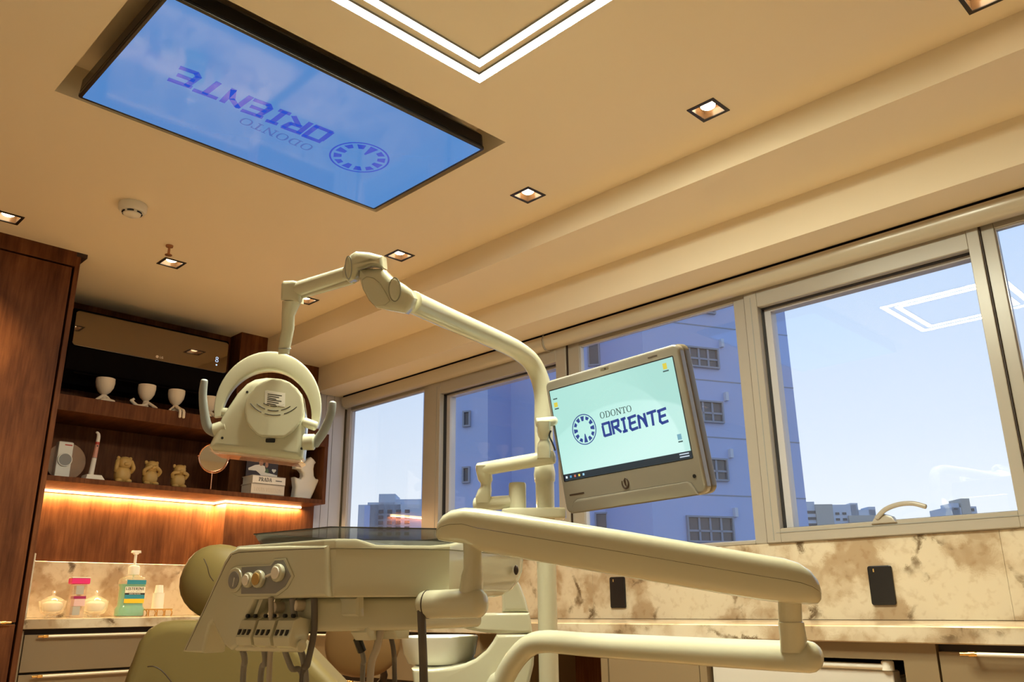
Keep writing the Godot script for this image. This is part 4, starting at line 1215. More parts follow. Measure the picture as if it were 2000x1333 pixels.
# ---------------------------------------------------------------- delivery unit
func delivery() -> void:
	var hk := Vector3(0.8608, 0, -1.3297)
	var ht := Vector3(0.1471, 0, 0.9891)
	var hn := Vector3(-0.9891, 0, 0.1471)
	var face := func(z: float) -> Transform3D: return Transform3D(Basis(ht, Vector3.UP, hn), hk + hn * z)
	var plan := func(y: float) -> Transform3D: return Transform3D(Basis(Vector3.RIGHT, Vector3.FORWARD, Vector3.UP), Vector3(0, y, 0))
	var n := thing("delivery_unit", "beige dental delivery unit with gauge panel, hoses and thick balanced arm", "delivery unit", Vector3(1.07, 0.9, -1.45))
	var plan_poly := PackedVector2Array([Vector2(0.824, 1.600), Vector2(0.860, 1.345), Vector2(0.872, 1.322), Vector2(1.060, 1.229), Vector2(1.30, 1.285), Vector2(1.345, 1.315), Vector2(1.368, 1.37), Vector2(1.36, 1.50), Vector2(1.26, 1.63), Vector2(0.9, 1.665)])
	var bc := Vector2(1.09, 1.45)
	var br := []
	for lv in [[0.997, 0.97, 0.30], [1.000, 0.99, 0.24], [1.012, 1.0, 0.14], [1.030, 1.0, 0.06], [1.050, 1.0, 0.015], [1.079, 1.0, 0.0], [1.081, 0.995, 0.0]]:
		var rg := PackedVector3Array()
		for p in plan_poly:
			var q: Vector2 = bc + (p - bc) * float(lv[1])
			q.x -= maxf(0.0, p.x - 1.12) * float(lv[2]) * 1.15
			rg.append(Vector3(q.x, lv[0], -q.y))
		br.append(rg)
	part(n, "body", loft(br), M.unit, "", 34.0)
	var lid := PackedVector2Array()
	var cen := Vector2(1.09, 1.45)
	for p in plan_poly:
		lid.append(cen + (p - cen) * 1.006)
	var lid_fine := PackedVector2Array()
	for k in lid.size():
		for s in 6:
			lid_fine.append(lid[k].lerp(lid[(k + 1) % lid.size()], s / 6.0))
	var lr := []
	for lv in [[1.0815, 1.0], [1.0935, 1.0], [1.0975, 0.99], [1.0985, 0.975]]:
		var rg := PackedVector3Array()
		for k in lid_fine.size():
			var q: Vector2 = cen + (lid_fine[k] - cen) * float(lv[1])
			# the front edge dips between two shoulders
			var dip := 0.0
			if lid_fine[k].y < 1.34 and lid_fine[k].x > 0.88:
				dip = 0.010 * smoothstep(0.905, 0.935, lid_fine[k].x) * smoothstep(1.085, 1.045, lid_fine[k].x)
			rg.append(Vector3(q.x, lv[0] - (dip if lv[0] > 1.09 else 0.0), -q.y))
		lr.append(rg)
	part(n, "lid", loft(lr), M.unit)
	part(n, "underbody", prism(PackedVector2Array([Vector2(0.885, 1.40), Vector2(1.05, 1.295), Vector2(1.24, 1.335), Vector2(1.27, 1.48), Vector2(1.2, 1.6), Vector2(0.93, 1.62), Vector2(0.87, 1.5)]), plan.call(0.938), 0.060, 0.012, 3), M.unit)
	# side cheek with the slanted grip
	var cheek := PackedVector2Array([Vector2(-0.2598, 1.0958), Vector2(-0.285, 1.088), Vector2(-0.3009, 1.0719), Vector2(-0.3564, 0.9837), Vector2(-0.4145, 0.8979), Vector2(-0.3451, 0.8966), Vector2(-0.3302, 0.9489), Vector2(-0.3211, 0.9547), Vector2(-0.3009, 0.9321), Vector2(-0.2782, 0.9119), Vector2(-0.2577, 0.904), Vector2(-0.2383, 0.9117), Vector2(-0.2245, 0.9587), Vector2(-0.1984, 0.9956), Vector2(0.0048, 0.9984), Vector2(-0.0025, 1.0865), Vector2(-0.1163, 1.0919)])
	part(n, "side_cheek", prism(cheek, face.call(-0.050), 0.054, 0.007, 3), M.unit)
	for sm in [[Vector2(-0.2758, 1.0817), Vector2(-0.255, 1.0848), Vector2(-0.1154, 1.0835), Vector2(-0.0075, 1.0814)], [Vector2(-0.2788, 1.0799), Vector2(-0.2945, 1.0628), Vector2(-0.3489, 0.9798), Vector2(-0.4011, 0.902)]]:
		var sp := []
		for q in sm:
			sp.append(hk + ht * q.x + Vector3(0, q.y, 0) + hn * 0.0040)
		part(n, "seam", tube(sp, 0.0006, 5, 0.2), M.brown_dark)
	# gauge panel
	var bz := PackedVector2Array([Vector2(-0.2859, 1.0274), Vector2(-0.2849, 1.0429), Vector2(-0.2751, 1.0543), Vector2(-0.2579, 1.0596), Vector2(-0.1544, 1.0589), Vector2(-0.1435, 1.0688), Vector2(-0.1094, 1.0684), Vector2(-0.096, 1.0523), Vector2(-0.0827, 1.0355), Vector2(-0.0992, 1.0142), Vector2(-0.1268, 1.0011), Vector2(-0.2432, 1.0018), Vector2(-0.2702, 1.0098)])
	part(n, "panel_bezel", prism(bz, face.call(0.0035), 0.003, 0.002, 2), M.unit)
	var gp := part(n, "control_panel", prism(PackedVector2Array([Vector2(-0.238, 1.056), Vector2(-0.1495, 1.0559), Vector2(-0.1386, 1.0649), Vector2(-0.1134, 1.0648), Vector2(-0.1031, 1.0507), Vector2(-0.0899, 1.0357), Vector2(-0.1039, 1.0179), Vector2(-0.1303, 1.0057), Vector2(-0.2327, 1.0063)]), face.call(0.006), 0.0012), M.panel_dark, "dark grey control panel")
	var pc := Vector2(-0.254, 1.0324)
	part(n, "gauge", prism(circle(0.0235, 28, pc), face.call(0.006), 0.005, 0.002, 2), M.unit)
	part(n, "gauge_dial", prism(circle(0.0165, 24, pc), face.call(0.0111), 0.0010), M.panel_dark, "round dark pressure dial")
	part(n, "gauge_needle", prism(PackedVector2Array([pc + Vector2(-0.001, -0.012), pc + Vector2(0.001, -0.012), pc + Vector2(0.004, 0.004), pc + Vector2(0.002, 0.005)]), face.call(0.0122), 0.0005), M.white_plastic)
	for k in [[Vector2(-0.2078, 1.0313), 0.0145, M.plaster_white], [Vector2(-0.177, 1.0324), 0.0165, M.gold], [Vector2(-0.1211, 1.0421), 0.0165, M.unit]]:
		part(n, "knob", prism(circle(k[1], 20, k[0]), face.call(0.007), 0.010, 0.003, 2), M.unit)
		part(n, "knob_cap", prism(circle(k[1] * 0.7, 16, k[0]), face.call(0.0172), 0.003, 0.001), M.figurine if k[2] == M.gold else M.plaster_white)
	part(n, "lever", prism(PackedVector2Array([Vector2(-0.1594, 1.0376), Vector2(-0.1332, 1.0443), Vector2(-0.1314, 1.0414), Vector2(-0.1575, 1.0347)]), face.call(0.007), 0.006), M.plaster_white)
	# cross bars under the body
	part(n, "under_peg", tube([hk + ht * Vector2(-0.1615, 0.9806).x + Vector3(0, Vector2(-0.1615, 0.9806).y, 0) - hn * 0.05, hk + ht * Vector2(-0.1615, 0.9806).x + Vector3(0, Vector2(-0.1615, 0.9806).y, 0) - hn * 0.015], 0.011, 14, 0.3), M.plaster)
	part(n, "under_peg", tube([hk + ht * Vector2(-0.1031, 0.9838).x + Vector3(0, Vector2(-0.1031, 0.9838).y, 0) - hn * 0.05, hk + ht * Vector2(-0.1031, 0.9838).x + Vector3(0, Vector2(-0.1031, 0.9838).y, 0) - hn * 0.015], 0.011, 14, 0.3), M.plaster)
	part(n, "under_rib", prism(PackedVector2Array([Vector2(-0.1958, 0.9993), Vector2(-0.1835, 0.9991), Vector2(-0.1996, 0.9697), Vector2(-0.2089, 0.9698)]), face.call(-0.02), 0.012), M.unit)
	part(n, "inner_wall", prism(PackedVector2Array([Vector2(-0.2305, 1.0016), Vector2(0.0048, 0.9984), Vector2(0.0077, 0.9642), Vector2(-0.2379, 0.9642)]), face.call(-0.09), 0.02, 0.004), M.unit)
	# instrument holders, each with black slots
	var y0: float = Vector2(-0.1541, 0.9088).y
	var y1: float = Vector2(-0.161, 0.9642).y
	var tops := [Vector2(-0.2316, 0.9642).x, Vector2(-0.1791, 0.9642).x, Vector2(-0.1226, 0.9642).x, Vector2(-0.0698, 0.9642).x]
	for k in 3:
		var a: float = tops[k] + 0.003
		var b: float = tops[k + 1] - 0.004
		var prof := PackedVector2Array([Vector2(-0.035, y1 - 0.004), Vector2(-0.010, y1), Vector2(0.006, y1 - 0.006), Vector2(0.012, y1 - 0.026), Vector2(0.016, y0 + 0.020), Vector2(0.012, y0 + 0.006), Vector2(-0.004, y0), Vector2(-0.022, y0 + 0.004), Vector2(-0.03, y0 + 0.02)])
		var hd := part(n, "instrument_holder", prism(prof, Transform3D(Basis(hn, Vector3.UP, ht * -1.0), hk + ht * b), b - a, 0.003, 2), M.unit, "", 30.0)
		var sl := PackedVector3Array()
		for j in 3:
			var x := lerpf(a, b, 0.2 + 0.3 * j)
			sl.append_array(prism(PackedVector2Array([Vector2(x - 0.0035, y0 + 0.024), Vector2(x + 0.0015, y0 + 0.024), Vector2(x + 0.0055, y0 + 0.034), Vector2(x + 0.001, y0 + 0.034)]), face.call(0.0125), 0.0035))
		part(hd, "slot", sl, M.ink)
		var pg := PackedVector3Array()
		for j in 2:
			pg.append_array(prism(circle(0.0035, 8, Vector2(lerpf(a, b, 0.25 + 0.5 * j), y1 + 0.002)), face.call(-0.004), 0.006))
		part(hd, "peg", pg, M.ink)
	part(n, "holder_tray", tube([hk + ht * (tops[0] - 0.02) + Vector3(0, y0 + 0.004, 0) - hn * 0.012, hk + ht * tops[3] + Vector3(0, y0 + 0.006, 0) - hn * 0.012], 0.011, 14, 0.1), M.unit)
	for c in [Vector3(0.9815, 0.9531, -1.3735), Vector3(1.0295, 0.9541, -1.3547)]:
		var hd := part(n, "instrument_holder", prism(PackedVector2Array([Vector2(-0.026, 0.030), Vector2(0.0, 0.034), Vector2(0.018, 0.024), Vector2(0.020, -0.018), Vector2(0.008, -0.032), Vector2(-0.022, -0.032)]), Transform3D(Basis(hn, Vector3.UP, ht * -1.0), c + ht * 0.022), 0.044, 0.003, 2), M.unit, "", 30.0)
		var sl := PackedVector3Array()
		for j in 3:
			var p0: Vector3 = c + ht * (-0.012 + 0.011 * j) + hn * 0.017
			sl.append_array(prism(PackedVector2Array([Vector2(-0.003, -0.005), Vector2(0.001, -0.005), Vector2(0.005, 0.006), Vector2(0.001, 0.006)]), Transform3D(Basis(ht, Vector3.UP, hn), p0), 0.006))
		part(hd, "slot", sl, M.ink)
	for p in [Vector3(0.888, 1.0415, -1.3238), Vector3(1.0252, 1.0421, -1.2604), Vector3(1.0708, 1.0434, -1.2438), Vector3(1.278, 1.0505, -1.2706)]:
		part(n, "screw_recess", blob(p - Vector3(-0.7056, 0, 0.7086) * 0.004, Vector3(0.0035, 0.010, 0.006)), M.brown_dark)
	# hoses
	var goal := Vector3(1.50, 0.16, -1.50)
	var hoses := [
		[[Vector3(0.8381, 0.9029, -1.5693), Vector3(0.8448, 0.8843, -1.5708), Vector3(0.858, 0.8342, -1.5948)], 0.0058, M.hose], [[Vector3(0.8494, 0.9077, -1.5113), Vector3(0.8567, 0.883, -1.515), Vector3(0.8652, 0.8366, -1.542)], 0.0055, M.hose],
		[[Vector3(0.8338, 0.9986, -1.4715), Vector3(0.8431, 0.9336, -1.4763), Vector3(0.8602, 0.8392, -1.5014)], 0.0052, M.hose_pale], [[Vector3(0.8653, 0.9082, -1.4654), Vector3(0.8818, 0.8748, -1.4638), Vector3(0.9132, 0.8331, -1.4658)], 0.0055, M.hose],
		[[Vector3(0.857, 0.9963, -1.4345), Vector3(0.8735, 0.9246, -1.4351), Vector3(0.9031, 0.8394, -1.4434)], 0.0062, M.hose], [[Vector3(0.8739, 0.9975, -1.3873), Vector3(0.8861, 0.938, -1.4017), Vector3(0.8897, 0.8847, -1.4218), Vector3(0.8988, 0.835, -1.4497)], 0.0062, M.hose_dark],
		[[Vector3(0.9961, 0.9045, -1.4103), Vector3(1.0046, 0.884, -1.4108), Vector3(1.0143, 0.8329, -1.424)], 0.0048, M.hose], [[Vector3(0.9962, 0.963, -1.3396), Vector3(0.9986, 0.9111, -1.3603), Vector3(1.0112, 0.8346, -1.3967)], 0.0072, M.hose_pale],
		[[Vector3(1.037, 0.9297, -1.3729), Vector3(1.0489, 0.8969, -1.3756), Vector3(1.071, 0.8305, -1.3979)], 0.0048, M.hose_dark], [[Vector3(1.0069, 0.985, -1.2448), Vector3(1.0088, 0.9239, -1.2405), Vector3(1.0286, 0.8411, -1.2576)], 0.0078, M.hose_dark]]
	for h in hoses:
		var pts: Array = h[0].duplicate()
		var e: Vector3 = pts[-1]
		pts.append(e + Vector3(0.02, -0.32, 0.0))
		pts.append(e.lerp(goal, 0.5) * Vector3(1, 0, 1) + Vector3(0, 0.20, 0))
		pts.append(goal)
		part(n, "hose", tube(curve(pts, 8), h[1], 10, 0.2), h[2])
	part(n, "hose_sleeve", tube([Vector3(0.9879, 0.9232, -1.4101), Vector3(0.9992, 0.8999, -1.4093)], 0.0085, 12, 0.2), M.black)
	part(n, "hose_junction", blob(goal, Vector3(0.07, 0.06, 0.07), Basis.IDENTITY, 3.0), M.unit)
	part(n, "hose_foot", bx(goal + Vector3(-0.08, -0.16, -0.08), goal + Vector3(0.08, -0.05, 0.08), 0.01), M.unit)
	# smoked tray lying on the lid
	var tr := thing("instrument_tray", "smoked clear plastic tray on top of the delivery unit", "tray", Vector3(1.06, 1.098, -1.45))
	var rim := PackedVector2Array([Vector2(0.845, 1.575), Vector2(0.873, 1.345), Vector2(1.05, 1.252), Vector2(1.20, 1.285), Vector2(1.22, 1.55), Vector2(1.16, 1.60)])
	var c2 := Vector2(1.04, 1.44)
	var r0 := PackedVector3Array()
	var r1 := PackedVector3Array()
	var r2 := PackedVector3Array()
	var r3 := PackedVector3Array()
	for p in rim:
		var i := c2 + (p - c2) * 0.93
		var j := c2 + (p - c2) * 0.91
		var k := c2 + (p - c2) * 0.985
		r0.append(Vector3(i.x, 1.0985, -i.y))
		r1.append(Vector3(p.x, 1.1205, -p.y))
		r2.append(Vector3(k.x, 1.1205, -k.y))
		r3.append(Vector3(j.x, 1.1015, -j.y))
	part(tr, "dish", loft([r0, r1, r2, r3]), M.smoke)
	var edge := []
	for p in r1:
		edge.append(p)
	edge.append(r1[0])
	part(tr, "rim", tube(edge, 0.0014, 6, 0.0), M.black)
	# balanced arm: upper and lower shell, two posts, cross tube and the long support tube
	var a := n
	var st := [[Vector3(1.0006, 1.1083, -1.1961), Vector3(1.0023, 1.1004, -1.198), 0.006], [Vector3(1.0001, 1.1259, -1.1888), Vector3(1.007, 1.0941, -1.1961), 0.020], [Vector3(1.0029, 1.1371, -1.1781), Vector3(1.0126, 1.0921, -1.1884), 0.029], [Vector3(1.0101, 1.1454, -1.1627), Vector3(1.0221, 1.09, -1.1754), 0.034], [Vector3(1.0222, 1.1486, -1.1417), Vector3(1.0355, 1.0868, -1.1559), 0.036], [Vector3(1.0386, 1.1465, -1.1188), Vector3(1.0544, 1.0731, -1.1357), 0.037], [Vector3(1.0721, 1.1371, -1.0746), Vector3(1.0882, 1.0624, -1.0918), 0.037], [Vector3(1.1853, 1.1036, -0.9242), Vector3(1.2018, 1.0273, -0.9417), 0.037], [Vector3(1.2912, 1.068, -0.7747), Vector3(1.3072, 0.9937, -0.7918), 0.037], [Vector3(1.323, 1.0578, -0.7325), Vector3(1.3389, 0.9841, -0.7495), 0.037], [Vector3(1.3444, 1.0515, -0.7065), Vector3(1.3599, 0.9797, -0.723), 0.0365], [Vector3(1.3581, 1.0437, -0.6888), Vector3(1.3723, 0.9778, -0.704), 0.036], [Vector3(1.3699, 1.032, -0.6763), Vector3(1.3818, 0.9769, -0.6889), 0.032], [Vector3(1.3801, 1.0172, -0.6697), Vector3(1.3887, 0.9776, -0.6788), 0.025], [Vector3(1.3865, 1.0026, -0.6683), Vector3(1.3907, 0.9832, -0.6728), 0.012]]
	var along: Vector3 = (st[12][0] - st[3][0]).normalized()
	var side := along.cross(Vector3.UP).normalized()
	for half in 2:
		var rs := []
		for s in st:
			var mid: Vector3 = (s[0] + s[1]) / 2
			var hv: Vector3 = (s[0] - s[1]) / 2
			var sx: float = s[2] * (1.0 if half == 0 else 0.965)
			var r := PackedVector3Array()
			for k in 40:
				var an := TAU * k / 40.0
				var ex := 0.92 if half == 0 else 0.72
				var x := signf(cos(an)) * pow(absf(cos(an)), ex)
				var y := signf(sin(an)) * pow(absf(sin(an)), ex)
				y = maxf(y, 0.02) if half == 0 else minf(y, 0.0)
				r.append(mid + side * sx * x + hv * y)
			rs.append(r)
		part(a, "arm_cover", loft(rs), M.unit if half == 0 else M.unit, "glossy upper shell" if half == 0 else "lower shell", 44.0)
	part(a, "post", loft([ring(Vector3(1.0432, 1.0876, -1.1479), Vector3(0.7086, 0, 0.7056) * 0.0165, Vector3(-0.7056, 0, 0.7086) * 0.0165), ring(Vector3(1.0476, 1.07, -1.1513), Vector3(0.7086, 0, 0.7056) * 0.0165, Vector3(-0.7056, 0, 0.7086) * 0.0165), ring(Vector3(1.0501, 1.0435, -1.1532), Vector3(0.7086, 0, 0.7056) * 0.0170, Vector3(-0.7056, 0, 0.7086) * 0.0170), ring(Vector3(1.0495, 1.032, -1.1545), Vector3(0.7086, 0, 0.7056) * 0.0195, Vector3(-0.7056, 0, 0.7086) * 0.0195), ring(Vector3(1.0537, 0.9971, -1.1629), Vector3(0.7086, 0, 0.7056) * 0.0225, Vector3(-0.7056, 0, 0.7086) * 0.0225), ring(Vector3(1.0521, 0.9798, -1.1692), Vector3(0.7086, 0, 0.7056) * 0.0235, Vector3(-0.7056, 0, 0.7086) * 0.0235)]), M.unit)
	part(a, "cross_tube", tube([Vector3(1.0204, 0.984, -1.2466), Vector3(1.0541, 0.9848, -1.1458)], [0.0245, 0.0255], 24, 0.75), M.unit)
	part(a, "tube_seam", lathe(PackedVector2Array([Vector2(0.0, -0.001), Vector2(0.0252, -0.001), Vector2(0.0252, 0.001), Vector2(0, 0.001)]), Transform3D(Basis(Quaternion(Vector3.UP, (Vector3(1.0541, 0.9848, -1.1458) - Vector3(1.0204, 0.984, -1.2466)).normalized())), Vector3(1.0217, 0.984, -1.2424)), 24), M.brown_dark)
	part(a, "post", loft([ring(Vector3(1.3647, 0.991, -0.7131), Vector3(0.7086, 0, 0.7056) * 0.0190, Vector3(-0.7056, 0, 0.7086) * 0.0190), ring(Vector3(1.3894, 0.9499, -0.729), Vector3(0.7086, 0, 0.7056) * 0.0195, Vector3(-0.7056, 0, 0.7086) * 0.0195), ring(Vector3(1.3904, 0.9482, -0.7288), Vector3(0.7086, 0, 0.7056) * 0.0212, Vector3(-0.7056, 0, 0.7086) * 0.0212), ring(Vector3(1.4076, 0.9247, -0.7368), Vector3(0.7086, 0, 0.7056) * 0.0220, Vector3(-0.7056, 0, 0.7086) * 0.0220), ring(Vector3(1.4248, 0.8992, -0.7459), Vector3(0.7086, 0, 0.7056) * 0.0235, Vector3(-0.7056, 0, 0.7086) * 0.0235)]), M.unit)
	part(a, "support_tube", tube(curve([Vector3(1.5557, 0.05, -1.6339), Vector3(1.5557, 0.45, -1.6339), Vector3(1.5549, 0.7555, -1.6293), Vector3(1.5616, 0.8073, -1.5995), Vector3(1.5629, 0.8499, -1.5643), Vector3(1.5645, 0.8842, -1.5178), Vector3(1.5618, 0.8974, -1.4552), Vector3(1.5467, 0.8943, -1.3085), Vector3(1.5046, 0.8925, -1.0695), Vector3(1.4664, 0.8915, -0.8931), Vector3(1.4405, 0.8917, -0.7779), Vector3(1.4338, 0.8921, -0.7252)], 6), 0.0262, 24, 0.9), M.unit)
	part(a, "tube_foot", bx(Vector3(1.5557 - 0.055, 0.0, -1.6339 - 0.055), Vector3(1.5557 + 0.055, 0.06, -1.6339 + 0.055), 0.01), M.unit)

# ---------------------------------------------------------------- chair, stool, spittoon
func chair_and_spittoon() -> void:
	var up_frame := func(o: Vector3, z: float) -> Transform3D: return Transform3D(Basis(Vector3(0.7086, 0, 0.7056), Vector3.UP, Vector3(-0.7056, 0, 0.7086)), o + Vector3(-0.7056, 0, 0.7086) * z)
	# spittoon unit
	var so := Vector3(1.586, 0, -1.7883)
	var s := thing("spittoon_unit", "cream spittoon unit with curved column beside the lamp pole", "spittoon", Vector3(so.x, 0, so.z))
	var body := PackedVector2Array([Vector2(-0.1203, 0.8307), Vector2(-0.0673, 0.8289), Vector2(-0.0212, 0.8323), Vector2(0.0168, 0.8408), Vector2(0.044, 0.852), Vector2(0.0712, 0.8723), Vector2(0.0877, 0.8927), Vector2(0.0974, 0.9095), Vector2(0.1908, 0.9099), Vector2(0.1943, 0.8737), Vector2(0.1922, 0.8353), Vector2(0.1764, 0.7787), Vector2(0.13, 0.5), Vector2(0.11, 0.0), Vector2(-0.12, 0.0), Vector2(-0.12, 0.5), Vector2(-0.1095, 0.7751)])
	part(s, "base", prism(body, up_frame.call(so, -0.10), 0.20, 0.010, 3), M.unit)
	part(s, "shelf_block", prism(PackedVector2Array([Vector2(-0.0074, 0.9509), Vector2(0.0063, 0.9626), Vector2(0.1833, 0.9622), Vector2(0.1908, 0.9112), Vector2(0.096, 0.9121), Vector2(0.0548, 0.9164), Vector2(-0.0058, 0.9287)]), up_frame.call(so, -0.09), 0.185, 0.008, 3), M.unit)
	part(s, "column", prism(PackedVector2Array([Vector2(0.1114, 0.9636), Vector2(0.1121, 1.0765), Vector2(0.1247, 1.075), Vector2(0.1442, 1.0572), Vector2(0.1606, 1.0302), Vector2(0.1741, 0.9954), Vector2(0.1819, 0.9629)]), up_frame.call(so, -0.085), 0.17, 0.012, 3), M.unit)
	var bc := Vector3(1.5806, 0.8935, -1.8685)
	part(s, "bowl", lathe(PackedVector2Array([Vector2(0, -0.072), Vector2(0.055, -0.072), Vector2(0.085, -0.060), Vector2(0.098, -0.035), Vector2(0.1045, 0.002), Vector2(0.105, 0.008), Vector2(0.102, 0.010), Vector2(0.097, 0.006), Vector2(0.088, -0.025), Vector2(0.05, -0.045), Vector2(0, -0.048)]), Transform3D(Basis.IDENTITY, bc), 40), M.ceramic, "white ceramic bowl")
	# patient chair
	var co := Vector3(1.2049, 0, -2.3922)
	var ch := thing("dental_chair", "olive upholstered dental chair with a round headrest", "dental chair", Vector3(co.x, 0, co.z))
	var back := PackedVector2Array([Vector2(-0.2438, 0.7691), Vector2(-0.2349, 0.8133), Vector2(-0.2245, 0.8458), Vector2(-0.2116, 0.8949), Vector2(-0.1878, 0.9279), Vector2(-0.1575, 0.9457), Vector2(-0.1199, 0.9509), Vector2(-0.0197, 0.9486), Vector2(0.0987, 0.9391), Vector2(0.1822, 0.9216), Vector2(0.237, 0.8907), Vector2(0.2803, 0.8505), Vector2(0.349, 0.7863), Vector2(0.402, 0.7298), Vector2(0.34, 0.55), Vector2(-0.24, 0.55)])
	part(ch, "backrest", prism(back, up_frame.call(co, -0.09), 0.16, 0.034, 5), M.upholstery)
	part(ch, "backrest_seam", tube(curve([Vector3(1.0268, 0.8306, -2.4438), Vector3(1.0407, 0.8304, -2.43), Vector3(1.0594, 0.8169, -2.4173), Vector3(1.0835, 0.7873, -2.4063), Vector3(1.0973, 0.7645, -2.4027)], 5), 0.0016, 6, 0.3), M.brown_dark)
	part(ch, "headrest", blob(Vector3(1.2194, 1.048, -2.4136), Vector3(0.135, 0.108, 0.07), Basis(Vector3(0.7086, 0, 0.7056), Vector3.UP, Vector3(-0.7056, 0, 0.7086)).rotated(Vector3(-0.7056, 0, 0.7086), -0.35), 2.3, 28, 16), M.upholstery)
	part(ch, "headrest_seam", tube(curve([Vector3(1.1173, 1.1155, -2.3597), Vector3(1.1259, 1.0929, -2.3507), Vector3(1.1334, 1.0707, -2.3488), Vector3(1.1451, 1.054, -2.3444)], 5), 0.0012, 6, 0.3), M.brown_dark)
	part(ch, "headrest_bracket", tube([Vector3(1.2397, 0.9934, -2.4177), co + Vector3(0.02, 0.85, -0.02)], 0.02, 12, 0.3), M.unit)
	part(ch, "seat", blob(co + Vector3(0.7086, 0, 0.7056) * 0.05 + Vector3(0, 0.50, 0), Vector3(0.42, 0.28, 0.10), Basis(Vector3(0.7086, 0, 0.7056), Vector3(-0.7056, 0, 0.7086), Vector3.UP), 3.4, 28, 14), M.upholstery)
	part(ch, "pedestal", loft([ring(co + Vector3(0, 0.0, 0), Vector3(0.7086, 0, 0.7056) * 0.30, Vector3(-0.7056, 0, 0.7086) * 0.22, 28, 3.0), ring(co + Vector3(0, 0.05, 0), Vector3(0.7086, 0, 0.7056) * 0.29, Vector3(-0.7056, 0, 0.7086) * 0.21, 28, 3.0), ring(co + Vector3(0, 0.09, 0), Vector3(0.7086, 0, 0.7056) * 0.14, Vector3(-0.7056, 0, 0.7086) * 0.12, 28, 3.0), ring(co + Vector3(0, 0.43, 0), Vector3(0.7086, 0, 0.7056) * 0.14, Vector3(-0.7056, 0, 0.7086) * 0.12, 28, 3.0)]), M.unit)
	# stool
	var to := Vector3(1.8991, 0, -2.6778)
	var sl := thing("stool", "tan round-backed assistant stool behind the delivery unit", "stool", Vector3(to.x, 0, to.z))
	part(sl, "backrest", blob(Vector3(1.8987, 0.8609, -2.6774), Vector3(0.137, 0.122, 0.035), Basis(Vector3(0.7086, 0, 0.7056), Vector3.UP, Vector3(-0.7056, 0, 0.7086)), 2.3, 32, 12), M.stool_cover)
	part(sl, "back_stem", tube(curve([Vector3(1.9672, 0.7948, -2.6828), Vector3(2.0129, 0.7214, -2.6995), to + Vector3(0.03, 0.60, -0.1), to + Vector3(0.08, 0.47, 0.0)], 5), 0.014, 10, 0.3), M.brown_dark)
	part(sl, "seat", lathe(PackedVector2Array([Vector2(0, 0.44), Vector2(0.17, 0.44), Vector2(0.19, 0.47), Vector2(0.18, 0.51), Vector2(0.15, 0.525), Vector2(0, 0.53)]), Transform3D(Basis.IDENTITY, to + Vector3(0.10, 0, 0.10)), 32), M.stool_cover)
	part(sl, "gas_lift", tube([to + Vector3(0.10, 0.06, 0.10), to + Vector3(0.10, 0.44, 0.10)], 0.022, 14, 0.0), M.chrome)
	for k in 5:
		var a := TAU * k / 5.0
		var dv := Vector3(cos(a), 0, sin(a))
		var lg := part(sl, "leg", tube([to + Vector3(0.10, 0.09, 0.10), to + Vector3(0.10, 0.06, 0.10) + dv * 0.24], 0.014, 10, 0.5), M.chrome)
		part(lg, "caster", blob(to + Vector3(0.10, 0.025, 0.10) + dv * 0.24, Vector3(0.025, 0.025, 0.018)), M.black)

# ---------------------------------------------------------------- things on the shelf
func pot_legs(o: Vector3, kind: int) -> Array:
	var t := []
	var q := func(x: float, y: float, z: float) -> Vector3: return o + Vector3(x, y, z)
	if kind == 0:      # crossed legs
		t.append(tube(curve([q.call(0, 0.045, 0), q.call(-0.022, 0.026, 0.015), q.call(-0.042, 0.009, 0.03)], 5), 0.008, 10, 0.7))
		t.append(tube(curve([q.call(0.0, 0.045, 0), q.call(0.02, 0.03, 0.01), q.call(0.034, 0.009, 0.01)], 5), 0.008, 10, 0.7))
		t.append(tube(curve([q.call(-0.024, 0.009, 0.045), q.call(0.01, 0.011, 0.05), q.call(0.038, 0.009, 0.045)], 5), 0.008, 10, 0.7))
	elif kind == 1:    # lying, one leg stretched to the left
		t.append(tube(curve([q.call(0.008, 0.045, 0), q.call(-0.006, 0.022, 0.02), q.call(-0.045, 0.010, 0.03), q.call(-0.068, 0.020, 0.03), q.call(-0.085, 0.034, 0.03)], 5), 0.0088, 10, 0.7))
		t.append(tube([q.call(-0.082, 0.032, 0.03), q.call(-0.073, 0.043, 0.03)], 0.007, 10, 0.7))
		t.append(tube(curve([q.call(0.008, 0.045, 0), q.call(0.030, 0.026, 0.02), q.call(0.045, 0.009, 0.04)], 5), 0.0080, 10, 0.7))
	elif kind == 2:    # legs dangling over the edge of the board
		t.append(tube(curve([q.call(0.0, 0.05, 0), q.call(-0.006, 0.024, 0.045), q.call(-0.008, 0.006, 0.088), q.call(-0.008, -0.030, 0.094)], 6), 0.0075, 10, 0.7))
		t.append(tube(curve([q.call(0.0, 0.05, 0), q.call(0.012, 0.024, 0.045), q.call(0.012, 0.006, 0.088), q.call(0.012, -0.030, 0.094)], 6), 0.0075, 10, 0.7))
		t.append(tube(curve([q.call(0, 0.05, 0), q.call(-0.022, 0.03, 0.02), q.call(-0.044, 0.010, 0.04)], 5), 0.0065, 10, 0.7))
		t.append(tube(curve([q.call(0, 0.05, 0), q.call(0.022, 0.03, 0.02), q.call(0.038, 0.008, 0.04)], 5), 0.0065, 10, 0.7))
	else:
		t.append(tube(curve([q.call(0, 0.045, 0), q.call(-0.020, 0.024, 0.02), q.call(-0.020, 0.009, 0.045)], 5), 0.010, 10, 0.7))
		t.append(tube(curve([q.call(0, 0.045, 0), q.call(0.020, 0.024, 0.02), q.call(0.024, 0.009, 0.045)], 5), 0.010, 10, 0.7))
	return t

